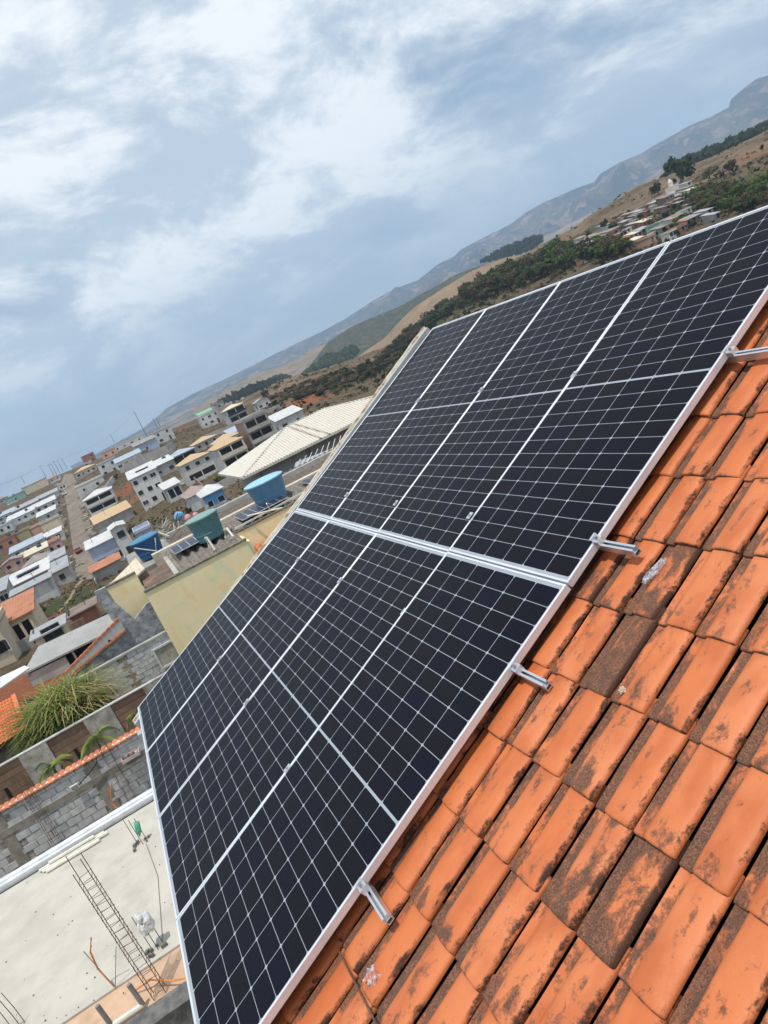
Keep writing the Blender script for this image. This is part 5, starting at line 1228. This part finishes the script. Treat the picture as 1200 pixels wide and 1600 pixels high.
def crown_mesh(seed, mat, R=1.0, H=.8, n=520, lobes=7, leaf=.11, zc=.0):
    rb = random.Random(seed); mb = MB(); L = []
    for k in range(lobes):
        a = rb.uniform(0, 6.28); d = R*rb.uniform(.15,.75); L.append((d*math.cos(a), d*math.sin(a), zc+rb.uniform(-.35,.55)*H, R*rb.uniform(.28,.52)))
    vs = []; fs = []
    for i in range(n):
        c = rb.choice(L); v = Vector((rb.gauss(0,1), rb.gauss(0,1), rb.gauss(0,1))).normalized(); r = c[3]*(rb.uniform(.55,1.05))
        p = Vector((c[0]+v.x*r, c[1]+v.y*r, c[2]+v.z*r*.75)); u = Vector((rb.gauss(0,1), rb.gauss(0,1), rb.gauss(0,.6))).normalized(); w = u.cross(v+Vector((0,0,.3))).normalized(); s = leaf*rb.uniform(.6,1.5)
        o = len(vs); vs += [p-u*s, p+w*s*.6, p+u*s, p-w*s*.6]; fs.append((o,o+1,o+2,o+3))
    mb.add(vs, fs); return mb.mesh('crown', mat, fix=False)
GB0 = leaf_mat('straw', (.30,.24,.14), (.22,.17,.10))
CRM = {k: [crown_mesh(10*i+s, m) for s in range(4)] for i, (k, m) in enumerate((('g',LG),('d',LD),('o',LO),('b',LB)))}
TRM = {}
def trunk_mesh(seed):
    rb = random.Random(seed); mb = MB(); mb.tube([(0,0,-.15),(rb.uniform(-.04,.04),rb.uniform(-.04,.04),.45),(0,0,.8)], .055, 6, .03)
    for k in range(4):
        a = rb.uniform(0,6.28); mb.tube([(0,0,.45+.08*k),(.35*math.cos(a),.35*math.sin(a),.85+.1*k)], .03, 5, .012)
    return mb.mesh('trunk', BARK)
TM2 = [trunk_mesh(k) for k in range(3)]
vg = random.Random(77)
def tree(P, h, w, kind, label, group, name='tree', trunk=True, cat='tree', n=None):
    t = thing(name, label, cat, P, vg.uniform(0,6.28), group)
    ch = h*(.86 if trunk else .95)
    o = link('crown', vg.choice(CRM[kind]), t, (0,0,h-ch*.5 if trunk else h*.42)); o.scale = (w/2, w/2, ch/1.15)
    if trunk: k = link('trunk', vg.choice(TM2), t, (0,0,0)); k.scale = (h*.7, h*.7, h*.7)
    return t
def mpp(P): return (P-CAM).dot(FWD)/FPX
KW = {'g':'bright green','d':'dark green','o':'olive','b':'dry brown'}
def px_tree(px, py, hpx, wpx, kind, label, group=None, **kw):
    P = G(px, py); s = mpp(P); return tree(P, hpx*s, wpx*s, kind, label, group, **kw)
def scatter(poly, n, hr, wr, kinds, label, group, name='tree', cat='tree', trunk=True, along=None):
    for k in range(n):
        i = vg.uniform(0, len(poly)-1.001); a = poly[int(i)]; b = poly[int(i)+1]; f = i-int(i)
        x = a[0]*(1-f)+b[0]*f; y = a[1]*(1-f)+b[1]*f + vg.uniform(0, a[2]*(1-f)+b[2]*f)
        kd = vg.choice(kinds); hh_ = vg.uniform(*hr); f_ = i/(len(poly)-1)
        lb = ('taller ' if hh_ > (hr[0]+hr[1])/2 else 'lower ')+KW[kd]+' '+label+(', left end' if f_ < .33 else ', middle' if f_ < .67 else ', right end')
        px_tree(x+vg.uniform(-4,4), y, hh_, vg.uniform(*wr), kd, lb, group, name=name, cat=cat, trunk=trunk)
# green trees between the array and the settlement
scatter([(735,462,16),(780,440,20),(830,415,28),(860,402,30),(900,400,18),(950,392,14),(975,400,0)], 170, (16,30), (20,36), 'gggodob', 'tree in the belt beyond the array top edge', 'belt of trees behind the array')
scatter([(690,478,16),(740,462,14),(800,432,14)], 60, (8,18), (14,28), 'oodg', 'bush on the slope beyond the array', 'olive scrub behind the array', 'bush', 'bush', False)
scatter([(600,560,14),(650,515,18),(700,480,16)], 80, (7,16), (14,32), 'ddodb', 'bush on the brown slope beside the parapet', 'dark scrub by the parapet', 'bush', 'bush', False)
scatter([(455,615,14),(520,590,22),(580,572,22),(640,540,10)], 80, (5,12), (12,30), 'ddobb', 'bush on the brown hill above the cream roof', 'dark scrub on the brown hill', 'bush', 'bush', False)
scatter([(420,606,20),(500,588,26),(560,575,30)], 30, (3,6), (6,14), 'obb', 'small tuft on the brown hill', 'dry bushes on the brown hill', 'bush', 'bush', False)
# trees in and above the settlement
for a in ((1068,290,50,46,'d','tall dark eucalyptus standing above the settlement'),(1030,305,20,26,'d','round dark tree left of the tower'),(1055,296,17,15,'d','small round tree right of the tower'),(1111,282,20,34,'o','broad olive tree on the slope right of the tall eucalyptus'),
          (1140,272,18,32,'b','bare brown crowned tree on the right slope'),(1137,300,17,18,'g','round green tree below the olive tree'),(1196,298,24,34,'g','dark green tree at the right picture edge'),(948,362,20,18,'d','dark palm like tree at the left of the settlement'),(960,364,16,18,'d','second dark tree at the left of the settlement'),
          (922,372,10,12,'d','small dark tree above the left huts'),(968,345,9,22,'d','low spreading dark tree above the brick hut'),(985,338,10,12,'d','dark bush at the upper edge of the huts'),(1193,235,9,10,'d','lone small dark tree on the far right slope'),(1002,345,10,13,'d','lone dark tree over the upper huts')):
    px_tree(*a)
scatter([(1085,312,24),(1120,300,34),(1160,305,26),(1200,300,20)], 90, (12,24), (18,32), 'gggdoo', 'tree on the slope right of the settlement', 'trees right of the settlement')
scatter([(1010,345,20),(1060,325,30),(1085,345,12)], 26, (8,13), (9,16), 'ggd', 'small tree between the huts', 'trees among the huts')
scatter([(905,400,8),(1000,360,30),(1090,330,20)], 26, (4,8), (6,12), 'gdo', 'bush between the hillside huts', 'bushes among the huts', 'bush', 'bush', False)
# town shrubs
for a in ((232,790,16,22,'d','dark shrub below the three storey house'),(352,768-14,16,34,'g','green shrubs below the white and cream house'),(182,748,9,16,'g','green shrub below the grey and white house'),(393,714,16,20,'d','dark tree in front of the balcony house'),(408,655,12,22,'d','dark bush beside the three level house'),
          (415,620,12,16,'d','dark bush at the crest behind the pinkish house'),(440,650,10,18,'o','bush behind the small white house'),(60,968,18,58,'g','low bright green bush in the brown field'),(28,985,12,34,'g','green bush left of the clay roofed house'),(20,940,14,20,'o','grey olive bush at the field edge'),
          (286,808,10,20,'o','dry bush below the annex'),(205,832,12,26,'b','dry brown thicket above the blue houses'),(222,838,12,26,'b','second dry thicket above the blue houses'),(170,850,9,22,'b','dry scrub beside the street'),(298,800,9,16,'d','dark bush beside the brown roof')):
    px_tree(*a, name='shrub', trunk=False, cat='shrub')
scatter([(190,840,30),(260,805,25),(300,775,20)], 40, (2,5), (4,10), 'obb', 'tuft on the bare slope', 'dry tufts on the bare slope', 'shrub', 'shrub', False)
scatter([(100,905,40),(170,905,30)], 26, (2,5), (4,9), 'obg', 'tuft in the brown field', 'tufts in the brown field', 'shrub', 'shrub', False)
# low scrub and dry tufts that cover the slopes
def ground_scrub(name, label, az0, az1, d0, d1, n, s0, s1, mat, seed, clear=None):
    rb = random.Random(seed); vs = []; fs = []; ST = [G(x_, y_) for x_, y_ in ((140,895),(137,885),(135,872),(132,860),(130,850),(127,838),(125,828),(122,815),(120,805),(116,790),(112,775),(109,765),(107,755),(107,745),(107,740))]
    for k in range(n):
        a = math.radians(rb.uniform(az0, az1)); D = math.sqrt(rb.uniform(d0*d0, d1*d1)); x = CAM.x-D*math.cos(a); y = CAM.y+D*math.sin(a)
        if noise.noise(Vector((x*.03, y*.03, seed))) < rb.uniform(-.5,.35): continue
        if az0 < 0 and any((x-p.x)**2+(y-p.y)**2 < (60 if p.x > -230 else 150) for p in ST): continue
        if D > 400 and az0 > 0 and rb.random() < .85: continue
        z = ground_z(x, y); s = rb.uniform(s0, s1)
        for q in range(5):
            u = Vector((rb.gauss(0,1), rb.gauss(0,1), rb.gauss(0,.5))).normalized()*s*.6; w = Vector((rb.gauss(0,1), rb.gauss(0,1), rb.gauss(0,1))).normalized()*s*.45
            c = Vector((x+rb.uniform(-s,s)*.7, y+rb.uniform(-s,s)*.7, z+rb.uniform(.1,.7)*s)); o = len(vs); vs += [c-u, c+w, c+u, c-w]; fs.append((o,o+1,o+2,o+3))
    mb = MB(); mb.add(vs, fs); tag(mb.build(name, mat, fix=False), label, kind='stuff')
ground_scrub('hill_scrub', 'olive scrub scattered over the brown hillside', 12, 52, 230, 520, 5000, .5, 1.4, LO, 301)
ground_scrub('hill_scrub', 'dark scrub scattered over the brown hillside', 12, 52, 230, 520, 2000, .6, 2.0, LD, 302)
ground_scrub('dry_grass', 'dry straw grass tufts on the brown hillside', 12, 52, 230, 520, 6000, .3, .7, LB, 303)
ground_scrub('town_weeds', 'weeds and dry grass on the bare lots of the town', -14, 14, 75, 420, 8000, .15, .5, LO, 304)
ground_scrub('town_weeds', 'straw coloured grass on the bare lots of the town', -14, 14, 75, 420, 8000, .15, .5, GB0, 305)
# far woods as masses
def wood(name, label, pts, D, spread, h, n, mat, seed):
    rb = random.Random(seed); mb = MB(); vs = []; fs = []
    base = [crown_mesh(seed+k, mat, n=26, leaf=.42, lobes=4) for k in range(3)]
    for k in range(n):
        i = rb.uniform(0, len(pts)-1.001); a = pts[int(i)]; b = pts[int(i)+1]; f = i-int(i); dd = D+rb.uniform(-spread, spread*.2)
        fa = i/(len(pts)-1); tp = min(1, 3.2*fa*(1-fa)+.15); P = at_dist(a[0]*(1-f)+b[0]*f, a[1]*(1-f)+b[1]*f + rb.uniform((1-tp)*6, a[2]*(1-f)+b[2]*f), dd); s = h*rb.uniform(.5,1.2)*(tp*.6+.4); me = rb.choice(base); o = len(vs)
        vs += [(P.x+v.co.x*s*.6, P.y+v.co.y*s*.6, P.z+v.co.z*s) for v in me.vertices]; fs += [tuple(o+j for j in p.vertices) for p in me.polygons]
    mb.add(vs, fs); tag(mb.build(name, mat, fix=False), label, kind='stuff')
wood('forest', 'dark eucalyptus forest along the ridge at the right', [(1030,283,3),(1050,262,10),(1075,250,10),(1110,238,10),(1150,216,10),(1200,187,12)], 860, 60, 9, 420, LD, 101)
wood('forest', 'small dark wood on the hump behind the tan hill', [(751,402,8),(790,386,16),(830,370,20),(848,363,14)], 1500, 60, 7, 700, LD, 120)
wood('forest', 'dark woods in the valley behind the tan hill', [(395,602,4),(430,590,12),(455,583,10)], 1300, 80, 7, 420, LD, 140)
wood('forest', 'green tree line in the valley behind the brown hill', [(478,577,5),(510,562,8),(540,548,12),(560,535,14)], 1200, 80, 12, 240, LG, 160)
wood('forest', 'tree line along the crest behind the town', [(330,630,4),(370,615,5),(400,603,4),(430,590,3)], 1000, 60, 9, 160, LD, 180)
# giant grass clump and yard plants lower left
GA = leaf_mat('cane_green', (.17,.23,.05), (.30,.33,.10), .35); GB = leaf_mat('cane_dry', (.50,.42,.21), (.32,.27,.12), .3); GC = leaf_mat('cane_dark', (.04,.07,.02), (.07,.11,.03), .3)
def blade_clump(name, c, rx, ry, h, n, mat, seed, droop=1.0, w=.03, parent=None):
    rb = random.Random(seed); mb = MB(); vs = []; fs = []
    for k in range(n):
        a = rb.uniform(0,6.28); r = math.sqrt(rb.random()); x = c[0]+rx*r*math.cos(a); y = c[1]+ry*r*math.sin(a); hh = h*rb.uniform(.45,1.05)*(1-.35*r)
        b = rb.uniform(0,6.28); d = Vector((math.cos(b), math.sin(b), 0)); s = Vector((-d.y, d.x, 0)); sp = rb.uniform(.3,.8)*droop; z0 = c[2]+rb.uniform(0,.35)*h; o = len(vs)
        for j in range(6):
            t_ = j/5; p = Vector((x,y,z0)) + d*(sp*hh*t_*t_) + Vector((0,0,hh*.75*(t_*1.6-t_*t_*1.1*droop))); ww = w*(1-t_)**.6*(.6+t_) + .002
            vs += [p-s*ww, p+s*ww]
        for j in range(5): q = o+2*j; fs.append((q,q+1,q+3,q+2))
    mb.add(vs, fs); return mb.build(name, mat, parent, fix=False)
gc = on_x(92,1110,-21.8); gy = gc.y
t = thing('giant_grass', 'big clump of tall green and straw yellow cane grass behind the gates', 'grass clump', (-21.9, gy, -7.2))
blade_clump('green_blades', (-22.1,gy,-7.4), 1.0, 1.05, 4.0, 3000, GA, 1, .95, .024, t); blade_clump('dry_blades', (-21.8,gy+.7,-7.3), 1.0, 1.05, 4.1, 900, GB, 2, 1.15, .015, t); blade_clump('dark_blades', (-21.2,gy+.1,-7.4), 1.2, 1.5, 2.7, 3000, GC, 3, .8, .03, t)
g2 = on_x(0,1235,-16.2)
t = thing('dry_grass_clump', 'pale dry grass clump at the left edge above the coping tiles', 'grass clump', (-16.0, g2.y, -7.2)); blade_clump('dry_blades', (-16.0,g2.y-.2,-7.2), .7, .8, 1.9, 900, GB, 5, 1.0, .02, t)
blade_clump('green_blades', (-16.0,g2.y+.5,-7.2), .4, .4, 1.5, 200, GA, 6, 1.0, .03, t)
gm_ = blade_clump('grass', (-21.4,-1.7,-7.35), 2.3, 2.2, .42, 5200, GC, 7, .8, .016); tag(gm_, 'green grass strip between the block walls', kind='stuff')
gm2 = blade_clump('grass', (-20.5,-1.0,-7.35), 1.6, 2.0, .35, 1500, GA, 8, .8, .014); tag(gm2, 'brighter grass patches in the strip', kind='stuff')
def palm(px, py, X, h, n, L, label):
    P = on_x(px, py, X); t = thing('palm', label, 'palm', (X, P.y, -7.3)); hh = P.z + 7.3
    MB().tube([(0,0,0),(0,0,hh)], .05, 6, .035).build('trunk', BARK, t, world=False); rb = random.Random(int(px))
    for k in range(n):
        a = 6.28*k/n+rb.uniform(-.3,.3); d = Vector((math.cos(a), math.sin(a), 0)); s = Vector((-d.y,d.x,0)); el = rb.uniform(.4,1.3); mb = MB(); q = []
        for j in range(9): t_ = j/8; q.append(Vector((0,0,hh)) + d*(L*t_*(1-.15*t_)) + Vector((0,0,L*(el*t_-1.25*t_*t_))))
        mb.tube(q, .012, 4, .004)
        for j in range(1, 9):
            for m_ in range(3):
                p = q[j-1].lerp(q[j], m_/3); l = L*.34*math.sin(math.pi*min(.95,(j-1+m_/3)/8.5+.12))
                for sg in (-1, 1):
                    e = p + s*sg*l + d*l*.45 + Vector((0,0,-l*.35)); w_ = d*.022; mb.add([p-w_, p+w_, e], [(0,1,2)])
        mb.build('frond', GA if k%3 else GC, t, world=False, fix=False)
palm(82,1198,-15.6,0,9,.75,'small palm with bright yellow green fronds, left one over the coping'); palm(150,1156,-15.4,0,10,.8,'small palm beside the right rebar cage'); palm(212,1118,-16.5,0,7,.5,'palm frond tips showing by the array corner'); palm(228,1094,-19.5,0,7,.6,'dark green palm tips behind the gates by the array')
